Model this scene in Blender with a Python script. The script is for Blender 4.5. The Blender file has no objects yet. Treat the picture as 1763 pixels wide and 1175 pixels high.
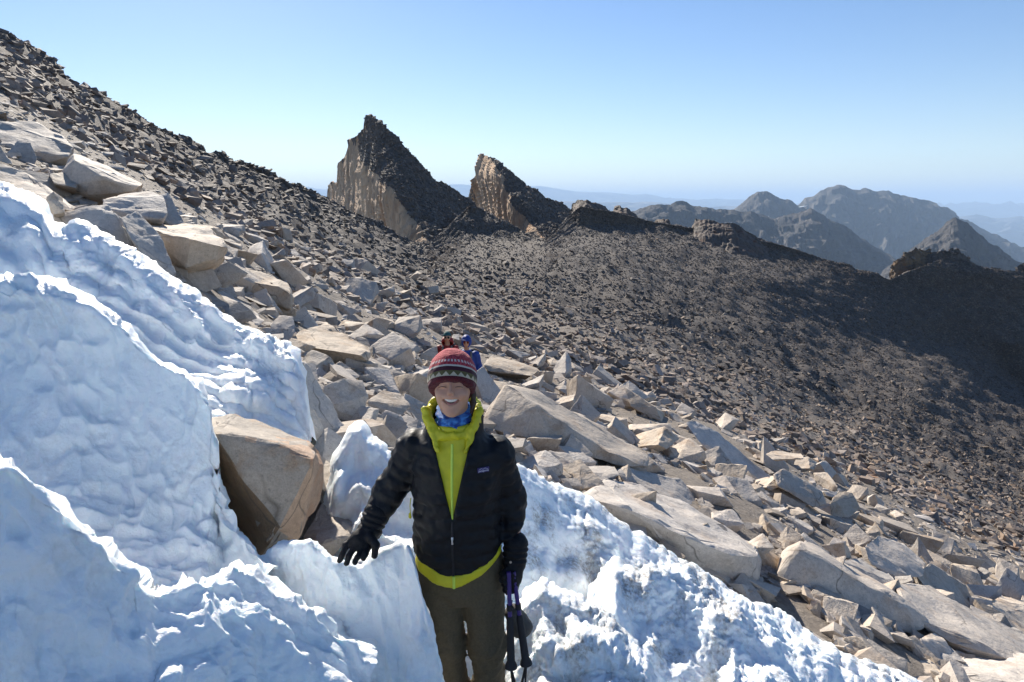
import bpy, bmesh, math, random
import numpy as np
from mathutils import Vector, Matrix, Euler

# ------------------------------------------------------------------ camera, sky, sun, exposure
scene = bpy.context.scene
COL = scene.collection
PITCH = math.radians(11.4); FPX = 1174.0; CU, CV = 881.5, 587.5
cam_d = bpy.data.cameras.new("camera"); cam = bpy.data.objects.new("camera", cam_d); COL.objects.link(cam)
cam_d.sensor_width = 36.0; cam_d.lens = 36.0 * FPX / 1763.0
cam_d.clip_start = 0.05; cam_d.clip_end = 200000.0
cam.rotation_euler = (math.pi/2 - PITCH, 0, 0)
scene.camera = cam

SUN_EL = math.radians(30.0); SUN_AZ = math.radians(-23.0)      # azimuth from +Y towards +X
world = bpy.data.worlds.new("World"); scene.world = world; world.use_nodes = True
wn = world.node_tree.nodes; wn.clear()
w_out = wn.new("ShaderNodeOutputWorld"); w_bg = wn.new("ShaderNodeBackground"); w_sky = wn.new("ShaderNodeTexSky")
w_sky.sky_type = 'NISHITA'; w_sky.sun_disc = False
w_sky.sun_elevation = SUN_EL; w_sky.sun_rotation = SUN_AZ
w_sky.altitude = 3000.0; w_sky.air_density = 1.35; w_sky.dust_density = 1.0; w_sky.ozone_density = 1.2
w_bg.inputs["Strength"].default_value = 0.066
w_hs = wn.new("ShaderNodeHueSaturation"); w_hs.inputs["Saturation"].default_value = 1.26; w_hs.inputs["Hue"].default_value = 0.508
world.node_tree.links.new(w_sky.outputs[0], w_hs.inputs["Color"]); w_wb = wn.new("ShaderNodeMix"); w_wb.data_type = 'RGBA'; w_wb.blend_type = 'MULTIPLY'; w_wb.inputs[0].default_value = 1.0; w_wb.inputs[7].default_value = (1.04, 0.995, 1.0, 1)      # white balance
world.node_tree.links.new(w_hs.outputs[0], w_wb.inputs[6]); world.node_tree.links.new(w_wb.outputs[2], w_bg.inputs[0]); world.node_tree.links.new(w_bg.outputs[0], w_out.inputs[0])

sun_d = bpy.data.lights.new("sun", 'SUN'); sun = bpy.data.objects.new("sun", sun_d); COL.objects.link(sun)
sun_d.energy = 4.7; sun_d.angle = math.radians(0.53); sun_d.color = (1.0, 0.92, 0.80)
to_sun = Vector((math.sin(SUN_AZ)*math.cos(SUN_EL), math.cos(SUN_AZ)*math.cos(SUN_EL), math.sin(SUN_EL)))
sun.rotation_euler = to_sun.to_track_quat('Z', 'Y').to_euler(); sun.location = to_sun*50
scene.view_settings.view_transform = 'Standard'; scene.view_settings.look = 'None'
scene.view_settings.exposure = 1.0; scene.view_settings.gamma = 1.0; scene.view_settings.use_curve_mapping = False
scene.render.resolution_x = 1024; scene.render.resolution_y = 682
try:
    scene.render.engine = 'CYCLES'
    scene.cycles.volume_bounces = 1; scene.cycles.max_bounces = 8; scene.cycles.diffuse_bounces = 4
except Exception: pass

# ------------------------------------------------------------------ helpers
rng = np.random.default_rng(11); random.seed(5)
SP, CP = math.sin(PITCH), math.cos(PITCH)
def P(u, v, y):
    """world point at forward distance y seen in direction (u, v) of the survey photograph"""
    u = np.asarray(u, float); v = np.asarray(v, float); y = np.asarray(y, float)
    a = (u-CU)/FPX; b = (CV-v)/FPX
    dy = CP + b*SP; dz = -SP + b*CP
    s = y/dy
    return np.stack([a*s, y + 0*a, dz*s], -1)

_pt = np.random.default_rng(3).permutation(256); _pt = np.concatenate([_pt, _pt, _pt])
_gr = np.random.default_rng(4).normal(size=(256, 3)); _gr /= np.linalg.norm(_gr, axis=1)[:, None]
def perlin(p):
    p = np.asarray(p, float); i = np.floor(p).astype(int); f = p - i; i &= 255
    w = f*f*f*(f*(f*6-15)+10); r = 0
    for dx in (0, 1):
        for dy in (0, 1):
            for dz in (0, 1):
                h = _pt[_pt[_pt[(i[:, 0]+dx) & 255] + ((i[:, 1]+dy) & 255)] + ((i[:, 2]+dz) & 255)]
                g = _gr[h]; d = f - np.array([dx, dy, dz])
                ww = (w[:, 0] if dx else 1-w[:, 0])*(w[:, 1] if dy else 1-w[:, 1])*(w[:, 2] if dz else 1-w[:, 2])
                r = r + ww*(g*d).sum(1)
    return r*1.5
def fbm(p, oct=4, gain=0.5, ridged=False):
    a, s, r = 1.0, 1.0, 0
    for o in range(oct):
        n = perlin(np.asarray(p)*s + 17.3*o)
        r = r + a*((1-2*np.abs(n)) if ridged else n); a *= gain; s *= 2.03
    return r
def worley(p):
    p = np.asarray(p, float); i = np.floor(p).astype(int); f = p-i; best = np.full(len(p), 9.0)
    for dx in (-1, 0, 1):
        for dy in (-1, 0, 1):
            for dz in (-1, 0, 1):
                h = _pt[_pt[_pt[(i[:, 0]+dx) & 255] + ((i[:, 1]+dy) & 255)] + ((i[:, 2]+dz) & 255)]
                c = _gr[h]*0.45 + 0.5 + np.array([dx, dy, dz]); best = np.minimum(best, ((c-f)**2).sum(1))
    return np.sqrt(best)
def tps(pts, vals, lam=0.0):
    """thin plate spline through scattered control points (2-D)"""
    pts = np.asarray(pts, float); n = len(pts)
    def k(r2): return 0.5*r2*np.log(r2+1e-12)
    d2 = ((pts[:, None]-pts[None])**2).sum(-1); A = np.zeros((n+3, n+3))
    A[:n, :n] = k(d2)+lam*np.eye(n); A[:n, n] = 1; A[:n, n+1:] = pts; A[n, :n] = 1; A[n+1:, :n] = pts.T
    w = np.linalg.solve(A, np.concatenate([vals, np.zeros(3)]))
    def f(q):
        q = np.asarray(q, float); out = np.empty(len(q))
        for s in range(0, len(q), 20000):
            c = q[s:s+20000]; d = ((c[:, None]-pts[None])**2).sum(-1)
            out[s:s+20000] = k(d)@w[:n] + w[n] + c@w[n+1:]
        return out
    return f
def interp(poly, u):
    poly = np.asarray(poly, float); return np.interp(u, poly[:, 0], poly[:, 1])

def mesh_np(name, verts, faces, smooth=False):
    me = bpy.data.meshes.new(name); verts = np.asarray(verts, np.float32); faces = np.asarray(faces, np.int32)
    n, k = faces.shape
    me.vertices.add(len(verts)); me.vertices.foreach_set("co", verts.ravel())
    me.loops.add(n*k); me.loops.foreach_set("vertex_index", faces.ravel())
    me.polygons.add(n); me.polygons.foreach_set("loop_start", np.arange(n, dtype=np.int32)*k)
    me.polygons.foreach_set("use_smooth", np.full(n, smooth))
    me.update(calc_edges=True); me.validate()
    return me
def link(name, me, mat=None, parent=None, **props):
    o = bpy.data.objects.new(name, me); COL.objects.link(o)
    if mat is not None:
        me.materials.clear(); me.materials.append(mat)
    if parent is not None: o.parent = parent
    for k, v in props.items(): o[k] = v
    return o
def grid_faces(nr, nc, flip=False):
    i = np.arange(nr*nc).reshape(nr, nc)
    f = np.stack([i[:-1, :-1], i[:-1, 1:], i[1:, 1:], i[1:, :-1]], -1).reshape(-1, 4)
    return f[:, ::-1] if flip else f
def grid_normals(V):
    du = np.gradient(V, axis=1); dv = np.gradient(V, axis=0)
    n = np.cross(dv, du); n /= (np.linalg.norm(n, axis=-1, keepdims=True)+1e-12)
    return n

# ------------------------------------------------------------------ materials
class NT:
    def __init__(s, name):
        s.m = bpy.data.materials.new(name); s.m.use_nodes = True; s.t = s.m.node_tree; s.n = s.t.nodes
        s.b = s.n["Principled BSDF"]; s.out = s.n["Material Output"]
    def add(s, typ, **kw):
        n = s.n.new(typ)
        for k, v in kw.items():
            if k in n.inputs.keys() if hasattr(n.inputs, 'keys') else False: n.inputs[k].default_value = v
            else: setattr(n, k, v)
        return n
    def l(s, a, b): s.t.links.new(a, b)
    def coord(s, kind="Object"): return s.add("ShaderNodeTexCoord").outputs[kind]
    def pos(s): return s.add("ShaderNodeNewGeometry").outputs["Position"]
    def noise(s, vec, scale, detail=4.0, rough=0.55):
        n = s.n.new("ShaderNodeTexNoise"); n.inputs["Scale"].default_value = scale
        n.inputs["Detail"].default_value = detail; n.inputs["Roughness"].default_value = rough
        if vec is not None: s.l(vec, n.inputs["Vector"])
        return n.outputs["Fac"]
    def ramp(s, fac, stops):
        n = s.n.new("ShaderNodeValToRGB"); e = n.color_ramp.elements
        while len(e) < len(stops): e.new(0.5)
        for el, (p, c) in zip(e, stops):
            el.position = p; el.color = (c if len(c) == 4 else (*c, 1)) if not isinstance(c, float) else (c, c, c, 1)
        s.l(fac, n.inputs["Fac"]); return n.outputs["Color"]
    def mix(s, fac, a, b, blend='MIX'):
        n = s.n.new("ShaderNodeMix"); n.data_type = 'RGBA'; n.blend_type = blend
        for k, v in ((0, fac), (6, a), (7, b)):
            if hasattr(v, 'is_linked') or hasattr(v, 'links'): s.l(v, n.inputs[k])
            else: n.inputs[k].default_value = v if k == 0 else ((*v, 1) if len(v) == 3 else v)
        return n.outputs[2]
    def math(s, op, a, b=0.0):
        n = s.n.new("ShaderNodeMath"); n.operation = op
        for k, v in ((0, a), (1, b)):
            if hasattr(v, 'links'): s.l(v, n.inputs[k])
            else: n.inputs[k].default_value = v
        return n.outputs[0]
    def bump(s, h, strength=0.4, dist=0.02, prev=None):
        n = s.n.new("ShaderNodeBump"); n.inputs["Strength"].default_value = strength; n.inputs["Distance"].default_value = dist
        s.l(h, n.inputs["Height"])
        if prev is not None: s.l(prev, n.inputs["Normal"])
        return n.outputs["Normal"]
    def set(s, color=None, rough=None, normal=None, **kw):
        for k, v in (("Base Color", color), ("Roughness", rough), ("Normal", normal)):
            if v is None: continue
            if hasattr(v, 'links'): s.l(v, s.b.inputs[k])
            else: s.b.inputs[k].default_value = (*v, 1) if k == "Base Color" else v
        for k, v in kw.items(): s.b.inputs[k.replace("_", " ")].default_value = v
        return s.m

def granite(name, light, dark, rust, per="object", scale=1.0, varnish=0.5, rand=0.35):
    t = NT(name); v = t.coord("Object") if per == "object" else t.pos()
    if per == "object":
        oi = t.add("ShaderNodeObjectInfo"); r = oi.outputs["Random"]
        off = t.n.new("ShaderNodeVectorMath"); off.operation = 'ADD'; t.l(v, off.inputs[0])
        cmb = t.n.new("ShaderNodeCombineXYZ"); t.l(t.math('MULTIPLY', r, 37.0), cmb.inputs[0]); t.l(t.math('MULTIPLY', r, 91.0), cmb.inputs[1])
        t.l(cmb.outputs[0], off.inputs[1]); v = off.outputs[0]
    else: r = t.add("ShaderNodeNewGeometry").outputs["Random Per Island"]
    big = t.noise(v, 1.6*scale, 5, 0.6)
    c = t.mix(t.ramp(big, [(0.32, 0.0), (0.68, 1.0)]), dark, light)
    stain = t.ramp(t.noise(v, 2.7*scale, 6, 0.65), [(0.52, 0.0), (0.68, 1.0)])
    c = t.mix(t.math('MULTIPLY', stain, varnish), c, rust)
    grain = t.ramp(t.noise(v, 130*scale, 3, 0.7), [(0.35, 0.72), (0.62, 1.12)])
    c = t.mix(0.55, c, grain, 'MULTIPLY')
    lich = t.ramp(t.noise(v, 34*scale, 4, 0.6), [(0.60, 0.0), (0.68, 1.0)])
    c = t.mix(t.math('MULTIPLY', lich, 0.35), c, (0.10, 0.09, 0.085))
    if per == "object":                  # hairline joints
        dv = t.n.new("ShaderNodeVectorMath"); dv.operation = 'ADD'; nz = t.n.new("ShaderNodeTexNoise"); nz.inputs["Scale"].default_value = 2.5; t.l(v, nz.inputs["Vector"])
        sc_ = t.n.new("ShaderNodeVectorMath"); sc_.operation = 'SCALE'; sc_.inputs["Scale"].default_value = 0.5; t.l(nz.outputs["Color"], sc_.inputs[0]); t.l(v, dv.inputs[0]); t.l(sc_.outputs[0], dv.inputs[1])
        vo = t.n.new("ShaderNodeTexVoronoi"); vo.feature = 'DISTANCE_TO_EDGE'; vo.inputs["Scale"].default_value = 1.1; t.l(dv.outputs[0], vo.inputs["Vector"])
        crack = t.ramp(vo.outputs["Distance"], [(0.0, 1.0), (0.012, 0.0)])
        c = t.mix(t.math('MULTIPLY', crack, t.ramp(t.noise(v, 1.3, 2, 0.5), [(0.45, 0.0), (0.6, 0.75)])), c, (0.09, 0.075, 0.06))
    mot = t.ramp(t.noise(v, 22*scale, 5, 0.7), [(0.34, 0.74), (0.66, 1.16)])
    c = t.mix(0.6, c, mot, 'MULTIPLY')
    hs = t.n.new("ShaderNodeHueSaturation"); t.l(c, hs.inputs["Color"])
    t.l(t.math('ADD', t.math('MULTIPLY', r, 2*rand), 1.0-rand), hs.inputs["Value"])
    if name == "granite_talus":          # stone is lighter close by and darkens with distance up the slope
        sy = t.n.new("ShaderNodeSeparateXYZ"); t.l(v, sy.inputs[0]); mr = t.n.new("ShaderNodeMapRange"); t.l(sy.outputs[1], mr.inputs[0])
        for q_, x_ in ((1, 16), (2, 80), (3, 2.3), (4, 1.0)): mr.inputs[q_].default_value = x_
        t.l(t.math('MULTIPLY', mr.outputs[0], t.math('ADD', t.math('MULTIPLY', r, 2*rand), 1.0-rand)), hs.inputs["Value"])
    t.l(t.math('ADD', t.math('MULTIPLY', t.math('FRACT', t.math('MULTIPLY', r, 13.7)), 0.7), 0.65), hs.inputs["Saturation"])
    n1 = t.bump(t.noise(v, 9*scale, 6, 0.65), 0.5, 0.05/scale)
    n2 = t.bump(t.noise(v, 70*scale, 4, 0.6), 0.35, 0.006/scale, n1)
    return t.set(hs.outputs[0], 0.82, n2)

M = {}
M['rock'] = granite("granite_block", (0.60, 0.52, 0.43), (0.43, 0.375, 0.315), (0.36, 0.24, 0.15), varnish=0.55, rand=0.16)
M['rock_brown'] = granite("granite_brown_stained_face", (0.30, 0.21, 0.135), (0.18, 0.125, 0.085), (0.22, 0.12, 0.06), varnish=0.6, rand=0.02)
M['rock_orange'] = granite("granite_orange_break", (0.50, 0.375, 0.285), (0.40, 0.285, 0.205), (0.42, 0.21, 0.12), varnish=0.7, rand=0.02)
M['rock_front'] = granite("granite_stained_block", (0.40, 0.35, 0.295), (0.30, 0.27, 0.235), (0.30, 0.17, 0.085), varnish=0.9, rand=0.02)
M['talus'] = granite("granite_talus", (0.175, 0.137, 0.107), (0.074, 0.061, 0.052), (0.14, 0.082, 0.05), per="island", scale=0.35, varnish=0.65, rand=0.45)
M['rubble'] = granite("granite_rubble", (0.52, 0.45, 0.375), (0.34, 0.295, 0.25), (0.27, 0.185, 0.125), per="island", scale=1.0, varnish=0.5, rand=0.3)

def make_ground():
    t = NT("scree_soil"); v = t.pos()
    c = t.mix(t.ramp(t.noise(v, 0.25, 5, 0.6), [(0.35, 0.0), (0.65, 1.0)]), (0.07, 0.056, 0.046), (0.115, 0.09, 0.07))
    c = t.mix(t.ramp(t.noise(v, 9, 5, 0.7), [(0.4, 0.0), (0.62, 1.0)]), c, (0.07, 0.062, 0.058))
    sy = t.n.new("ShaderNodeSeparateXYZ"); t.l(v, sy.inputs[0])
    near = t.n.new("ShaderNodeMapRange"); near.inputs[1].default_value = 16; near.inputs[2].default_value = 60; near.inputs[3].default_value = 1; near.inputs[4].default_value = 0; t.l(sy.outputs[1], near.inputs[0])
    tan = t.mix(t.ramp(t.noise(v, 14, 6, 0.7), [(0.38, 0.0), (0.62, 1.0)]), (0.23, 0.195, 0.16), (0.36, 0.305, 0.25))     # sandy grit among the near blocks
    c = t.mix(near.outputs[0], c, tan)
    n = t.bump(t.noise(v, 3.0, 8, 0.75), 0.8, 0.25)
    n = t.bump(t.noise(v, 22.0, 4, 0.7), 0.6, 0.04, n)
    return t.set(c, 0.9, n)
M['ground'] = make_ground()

def make_cliff():
    t = NT("pale_cliff_rock"); v = t.pos()
    mp = t.n.new("ShaderNodeMapping"); mp.inputs["Scale"].default_value = (1, 1, 0.22); t.l(v, mp.inputs["Vector"]); s = mp.outputs[0]
    c = t.mix(t.ramp(t.noise(s, 0.16, 6, 0.6), [(0.38, 0.0), (0.62, 1.0)]), (0.42, 0.275, 0.165), (0.72, 0.50, 0.31))
    c = t.mix(t.ramp(t.noise(s, 0.09, 4, 0.6), [(0.56, 0.0), (0.66, 0.85)]), c, (0.42, 0.20, 0.08))
    c = t.mix(t.ramp(t.noise(s, 0.5, 6, 0.7), [(0.56, 0.0), (0.66, 0.8)]), c, (0.11, 0.095, 0.085))
    n = t.bump(t.noise(s, 0.45, 8, 0.7), 0.9, 2.5)
    return t.set(c, 0.9, n)
M['cliff'] = make_cliff()
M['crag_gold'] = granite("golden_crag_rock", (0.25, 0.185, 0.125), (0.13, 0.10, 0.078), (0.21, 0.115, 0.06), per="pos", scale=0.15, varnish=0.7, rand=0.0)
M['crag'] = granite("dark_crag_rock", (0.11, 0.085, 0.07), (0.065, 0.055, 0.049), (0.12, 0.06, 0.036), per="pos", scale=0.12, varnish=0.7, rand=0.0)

def make_mount(name, a, b, sc):
    t = NT(name); v = t.pos()
    mp = t.n.new("ShaderNodeMapping"); mp.inputs["Scale"].default_value = (1, 1, 0.6); t.l(v, mp.inputs["Vector"])
    c = t.mix(t.ramp(t.noise(mp.outputs[0], sc, 7, 0.65), [(0.38, 0.0), (0.64, 1.0)]), a, b)
    n = t.bump(t.noise(mp.outputs[0], sc*3, 8, 0.7), 0.8, 0.2/sc)
    return t.set(c, 0.95, n)
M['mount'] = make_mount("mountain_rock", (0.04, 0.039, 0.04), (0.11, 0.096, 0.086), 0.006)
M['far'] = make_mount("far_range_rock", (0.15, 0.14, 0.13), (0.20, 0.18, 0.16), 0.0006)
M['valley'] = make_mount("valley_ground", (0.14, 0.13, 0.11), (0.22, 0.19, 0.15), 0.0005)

def make_snow(name, dirt):
    t = NT(name); v = t.pos()
    c = t.mix(t.ramp(t.noise(v, 2.2, 4, 0.6), [(0.35, 0.0), (0.7, 1.0)]), (0.85, 0.92, 0.95), (0.93, 0.95, 0.955))
    d = t.ramp(t.noise(v, 3.1, 6, 0.72), [(0.49, 0.0), (0.62, 1.0)])
    sp = t.ramp(t.noise(v, 45, 4, 0.7), [(0.36, 0.0), (0.60, 1.0)])
    c = t.mix(t.math('MULTIPLY', t.math('MULTIPLY', d, sp), dirt), c, (0.27, 0.235, 0.19))
    n = t.bump(t.noise(v, 26, 5, 0.6), 0.55, 0.02)
    n = t.bump(t.noise(v, 120, 3, 0.7), 0.4, 0.004, n)
    m = t.set(c, 0.5, n, Subsurface_Weight=0.4, Subsurface_Scale=0.012)
    t.b.inputs["Subsurface Radius"].default_value = (0.6, 0.85, 1.0)
    t.b.inputs["Specular IOR Level"].default_value = 0.35
    return m
M['snow'] = make_snow("old_snow", 0.15)
M['snow_dirty'] = make_snow("dirty_old_snow", 0.85)

def plain(name, col, rough=0.6, noise=0.0, nscale=60.0, bump=0.0, metal=0.0, **kw):
    t = NT(name); v = t.coord("Object")
    f = t.noise(v, nscale, 4, 0.6)
    lo = tuple(max(0, c*(1-noise)) for c in col); hi = tuple(min(1, c*(1+noise)) for c in col)
    c = t.mix(t.ramp(f, [(0.3, 0.0), (0.7, 1.0)]), lo, hi)
    n = t.bump(t.noise(v, nscale*2, 4, 0.6), bump, 0.004) if bump else None
    return t.set(c, rough, n, Metallic=metal, **kw)
# ------------------------------------------------------------------ terrain sheet
SKY = [(-500, -200), (-300, -75), (0, 57), (45, 82), (90, 106), (140, 150), (200, 176), (250, 215), (300, 238), (350, 262), (400, 278), (430, 279),
       (455, 292), (490, 312), (530, 332), (565, 347), (640, 383), (735, 425), (812, 352), (860, 378), (940, 413), (998, 356), (1060, 366), (1130, 384),
       (1200, 394), (1260, 398), (1330, 418), (1400, 440), (1480, 463), (1530, 482), (1640, 440), (1700, 462), (1763, 470), (2100, 520), (2400, 560)]
CTRL = [(1450, 1030, 6.3), (1763, 1175, 6.0), (1763, 1330, 4.6), (1150, 930, 6.2), (1000, 870, 6.1), (950, 765, 8.4), (1250, 800, 11.5), (1763, 1035, 10.5), (1500, 905, 11.5), (1330, 850, 10.5),
        (1180, 735, 16), (830, 628, 16), (800, 642, 14.5), (770, 642, 14.8), (1000, 655, 20), (1763, 980, 16), (1763, 900, 36), (1763, 800, 88), (1763, 750, 125), (1763, 700, 174), (1763, 600, 190), (1763, 480, 212), (1620, 900, 20), (1600, 800, 48), (1600, 700, 96), (1600, 650, 130), (1600, 595, 193), (1600, 500, 211),
        (1450, 800, 26), (1450, 700, 70), (1450, 620, 120), (1450, 545, 168), (1480, 505, 203), (1480, 468, 212), (1320, 480, 162), (1310, 440, 212), (1310, 412, 220), (1680, 650, 182), (1680, 520, 207), (1200, 670, 31), (1200, 600, 58), (1200, 520, 108), (1200, 460, 168), (1200, 420, 205), (1200, 397, 225),
        (1000, 600, 30), (1000, 500, 78), (1000, 430, 138), (1000, 362, 205), (800, 500, 55), (900, 450, 112), (940, 418, 165), (860, 385, 180), (812, 360, 190), (735, 430, 128), (760, 440, 112),
        (1640, 446, 222), (2050, 540, 220), (2050, 800, 110), (2050, 950, 40), (2050, 1200, 7),
        (600, 640, 6.6), (560, 632, 7.4), (450, 545, 8.6), (330, 480, 7.6), (100, 390, 6.6), (0, 290, 8.5), (0, 205, 14), (200, 290, 16), (400, 420, 15), (0, 135, 28), (0, 62, 50),
        (-300, -60, 42), (-300, 120, 14), (-300, 400, 5.5), (200, 205, 44), (300, 243, 66), (430, 285, 88), (565, 352, 108), (640, 388, 118), (550, 450, 30), (650, 500, 30), (700, 460, 62),
        (600, 420, 58), (500, 360, 62), (350, 330, 34), (100, 160, 34), (700, 580, 16), (740, 660, 9.5), (600, 560, 14), (620, 760, 4.8), (500, 760, 4.6), (500, 960, 3.6), (400, 620, 5.2), (400, 1300, 3.2),
        (0, 700, 4.6), (0, 1300, 3.0), (-300, 1300, 2.9), (900, 1000, 4.6), (900, 1300, 3.5), (1200, 1300, 4.0), (1300, 1100, 5.3), (2050, 1400, 4.2)]
_su = np.linspace(-700, 2600, 331); _sv = interp([(-500, -200), (-300, -75), (0, 57), (200, 176), (400, 270), (565, 340), (812, 348), (1000, 350), (1200, 380), (1480, 440), (1640, 436), (2100, 515), (2400, 560)], _su)
_k = np.exp(-0.5*(np.arange(-25, 26)/8.0)**2); _sv = np.convolve(np.pad(_sv, 25, mode='edge'), _k/_k.sum(), 'valid') - 6
def qmap(u, v):
    S = np.interp(u, _su, _sv); return np.stack([np.asarray(u, float)/500.0, 0.9*np.log(np.maximum(np.asarray(v, float)-S, 0)+14.0)], -1)
_c = np.array(CTRL, float)
_ter = tps(qmap(_c[:, 0], _c[:, 1]), np.log(_c[:, 2]), 0.03)
def tdepth(u, v): return np.exp(_ter(qmap(np.atleast_1d(u), np.atleast_1d(v))))
def ground_pt(u, v): return P(u, v, tdepth(u, v))

def sheet(name, mat, us, top, bot, nr, depth, disp=None, back=None, pw=1.0, jag=None, smooth=True, vfun=None, **props):
    """surface between two profile lines, with its own distance at each point and a far side that falls away"""
    us = np.asarray(us, float); nc = len(us)
    tv = interp(top, us); bv = interp(bot, us)
    if jag is not None: tv = tv + jag(us)
    t = np.linspace(0, 1, nr)[:, None]**pw
    U = np.broadcast_to(us, (nr, nc)); V = tv[None]*(1-t) + bv[None]*t
    if vfun is not None: V = vfun(U, np.broadcast_to(t, (nr, nc)))
    D = depth(U, V, np.broadcast_to(t, (nr, nc)))
    W = P(U, V, D)
    if back:
        nb, dy, dz, du = back
        s = (np.linspace(0, 1, nb+1)[1:]**1.3)[::-1][:, None]
        B = np.repeat(W[:1], nb, 0).copy(); B[..., 1] += s*dy; B[..., 2] -= s*dz; B[..., 0] += s*(B[..., 0]/np.maximum(B[..., 1]-s*dy, 1))*dy + s*du
        W = np.concatenate([B, W], 0)
    if disp is not None:
        N = grid_normals(W); flat = W.reshape(-1, 3)
        W = W + N*disp(flat, W).reshape(W.shape[0], nc, 1)
    o = link(name, mesh_np(name, W.reshape(-1, 3), grid_faces(W.shape[0], nc), smooth), mat, **props)
    return o, W

def terr_disp(p, W):
    y = p[:, 1]; a = np.clip(0.02*y, 0.05, 1.6)
    s = 1/np.clip(0.12*y, 0.5, 14)
    return a*0.6*fbm(np.stack([p[:, 0], p[:, 1], p[:, 2]], -1)*0.22, 3) * 1.0 + a*0.14*perlin(p*0.9)
def vrow(u, t):
    """rows follow the crest line at the top and even out below it"""
    b = np.interp(u, _su, _sv); return b + (1500-b)*t + (interp(SKY, u)-b)*np.exp(-11.5*t)*(1-t)
def ter_depth(U, V, t):
    D = np.exp(_ter(qmap(U.ravel(), V.ravel()))).reshape(U.shape)
    D = np.minimum.accumulate(D, axis=0)
    return D
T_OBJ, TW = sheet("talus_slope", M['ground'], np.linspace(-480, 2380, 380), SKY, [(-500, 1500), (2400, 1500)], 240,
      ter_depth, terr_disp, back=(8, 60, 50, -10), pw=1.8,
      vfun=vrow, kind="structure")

TNB = 8
def surf_pt(u, v):
    """point on the finished talus surface"""
    u = np.atleast_1d(np.asarray(u, float)); v = np.atleast_1d(np.asarray(v, float)); S = interp(SKY, u)
    fc = np.clip((u+480)/2860*(TW.shape[1]-1), 0, TW.shape[1]-1.001)
    lo, hi = np.zeros_like(u), np.ones_like(u)
    for _i in range(26):
        mid = 0.5*(lo+hi); m = vrow(u, mid) < v; lo = np.where(m, mid, lo); hi = np.where(m, hi, mid)
    fr = np.clip(lo**(1/1.8)*(TW.shape[0]-TNB-1)+TNB, 0, TW.shape[0]-1.001)
    c = fc.astype(int); r = fr.astype(int); a = (fc-c)[:, None]; b = (fr-r)[:, None]
    return (TW[r, c]*(1-a)+TW[r, c+1]*a)*(1-b) + (TW[r+1, c]*(1-a)+TW[r+1, c+1]*a)*b
def tdepth(u, v): return surf_pt(u, v)[:, 1]
# the trail dips into a hollow where the two hikers walk
HIK = [(803, 579, 13.5, 1.70), (770, 572, 15.2, 1.72)]
for (hu, hv, hd, hh) in HIK:
    f = P(hu, hv, hd); dist = np.hypot((TW[..., 0]-f[0])/0.55, (TW[..., 1]-f[1])/0.9); m = dist < 1.3
    TW[m, 2] = np.minimum(TW[m, 2], f[2]-hh+0.0*dist[m])
T_OBJ.data.vertices.foreach_set("co", TW.astype(np.float32).ravel()); T_OBJ.data.update()
# ------------------------------------------------------------------ pinnacles
def pin_depth(ctrl):
    c = np.array(ctrl, float); f = tps(c[:, :2]/100, c[:, 2], 0.0)
    return lambda U, V, t: f(np.stack([U.ravel(), V.ravel()], -1)/100).reshape(U.shape)
def pin_disp(amp, sc):
    def d(p, W):
        q = p*np.array([1, 1, 0.35])*sc
        return amp*(0.9*fbm(q*0.5, 4, 0.55) + 0.30*fbm(q*1.3, 3, 0.5, True) + 0.6*np.round(2.5*perlin(p*np.array([.16, .16, .05])+3))/2.5) - amp*0.3
    return d
def pinnacle(name, us, top, bot, ctrl, amp, split, back):
    o, W = sheet(name, M['cliff'], us, top, bot, 105, pin_depth(ctrl), pin_disp(amp, 0.22), back=back, jag=lambda u: 1.6*perlin(np.stack([u*0.11, u*0, u*0], -1)) + 1.0*perlin(np.stack([u*0.31, u*0+5, u*0], -1)), smooth=False, kind="structure")
    me = o.data; me.materials.append(M['ground'])
    nb = back[0]; nr = W.shape[0]; nc = W.shape[1]
    tv = interp(top, us); bv = interp(bot, us); t = np.linspace(0, 1, nr-nb)[:, None]
    V = tv*(1-t)+bv*t; U = np.broadcast_to(us, V.shape)
    edge = np.interp(V, [p[0] for p in split], [p[1] for p in split]) + 7*perlin(np.stack([U.ravel()*0.02, V.ravel()*0.06, 0*U.ravel()], -1)).reshape(U.shape)*1.6
    m = np.ones((nr-1, nc-1), int); m[nb:] = (U[:-1, :-1] > edge[:-1, :-1])
    me.polygons.foreach_set("material_index", m.ravel().astype(np.int32)); me.update()
    return U, V, W[nb:], m[nb:]
PIN1 = [(560, 352), (566, 318), (572, 312), (580, 316), (583, 284), (597, 264), (601, 240), (612, 236), (621, 228), (626, 222), (629, 198), (638, 197), (650, 206), (664, 218), (682, 238), (700, 256), (735, 292), (756, 312), (770, 317), (790, 332), (812, 349), (840, 385)]
pn1 = pinnacle("pinnacle", np.linspace(562, 838, 200), PIN1, [(560, 395), (640, 420), (735, 470), (840, 420)],
         [(565, 330, 360), (565, 400, 355), (600, 250, 275), (600, 380, 268), (632, 200, 222), (640, 300, 203), (650, 400, 198), (690, 400, 168), (735, 425, 146), (735, 470, 138), (680, 330, 172), (690, 250, 200), (740, 300, 208), (750, 380, 170), (810, 350, 228), (800, 400, 190), (838, 420, 195)],
         1.25, [(190, 625), (225, 629), (262, 612), (290, 640), (340, 682), (390, 722), (425, 740), (480, 770)], (10, 60, 45, 6))
PIN2 = [(795, 372), (806, 352), (810, 330), (818, 300), (822, 268), (828, 265), (845, 271), (856, 277), (868, 287), (890, 300), (920, 325), (940, 338), (965, 352), (990, 366), (1030, 390)]
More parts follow.
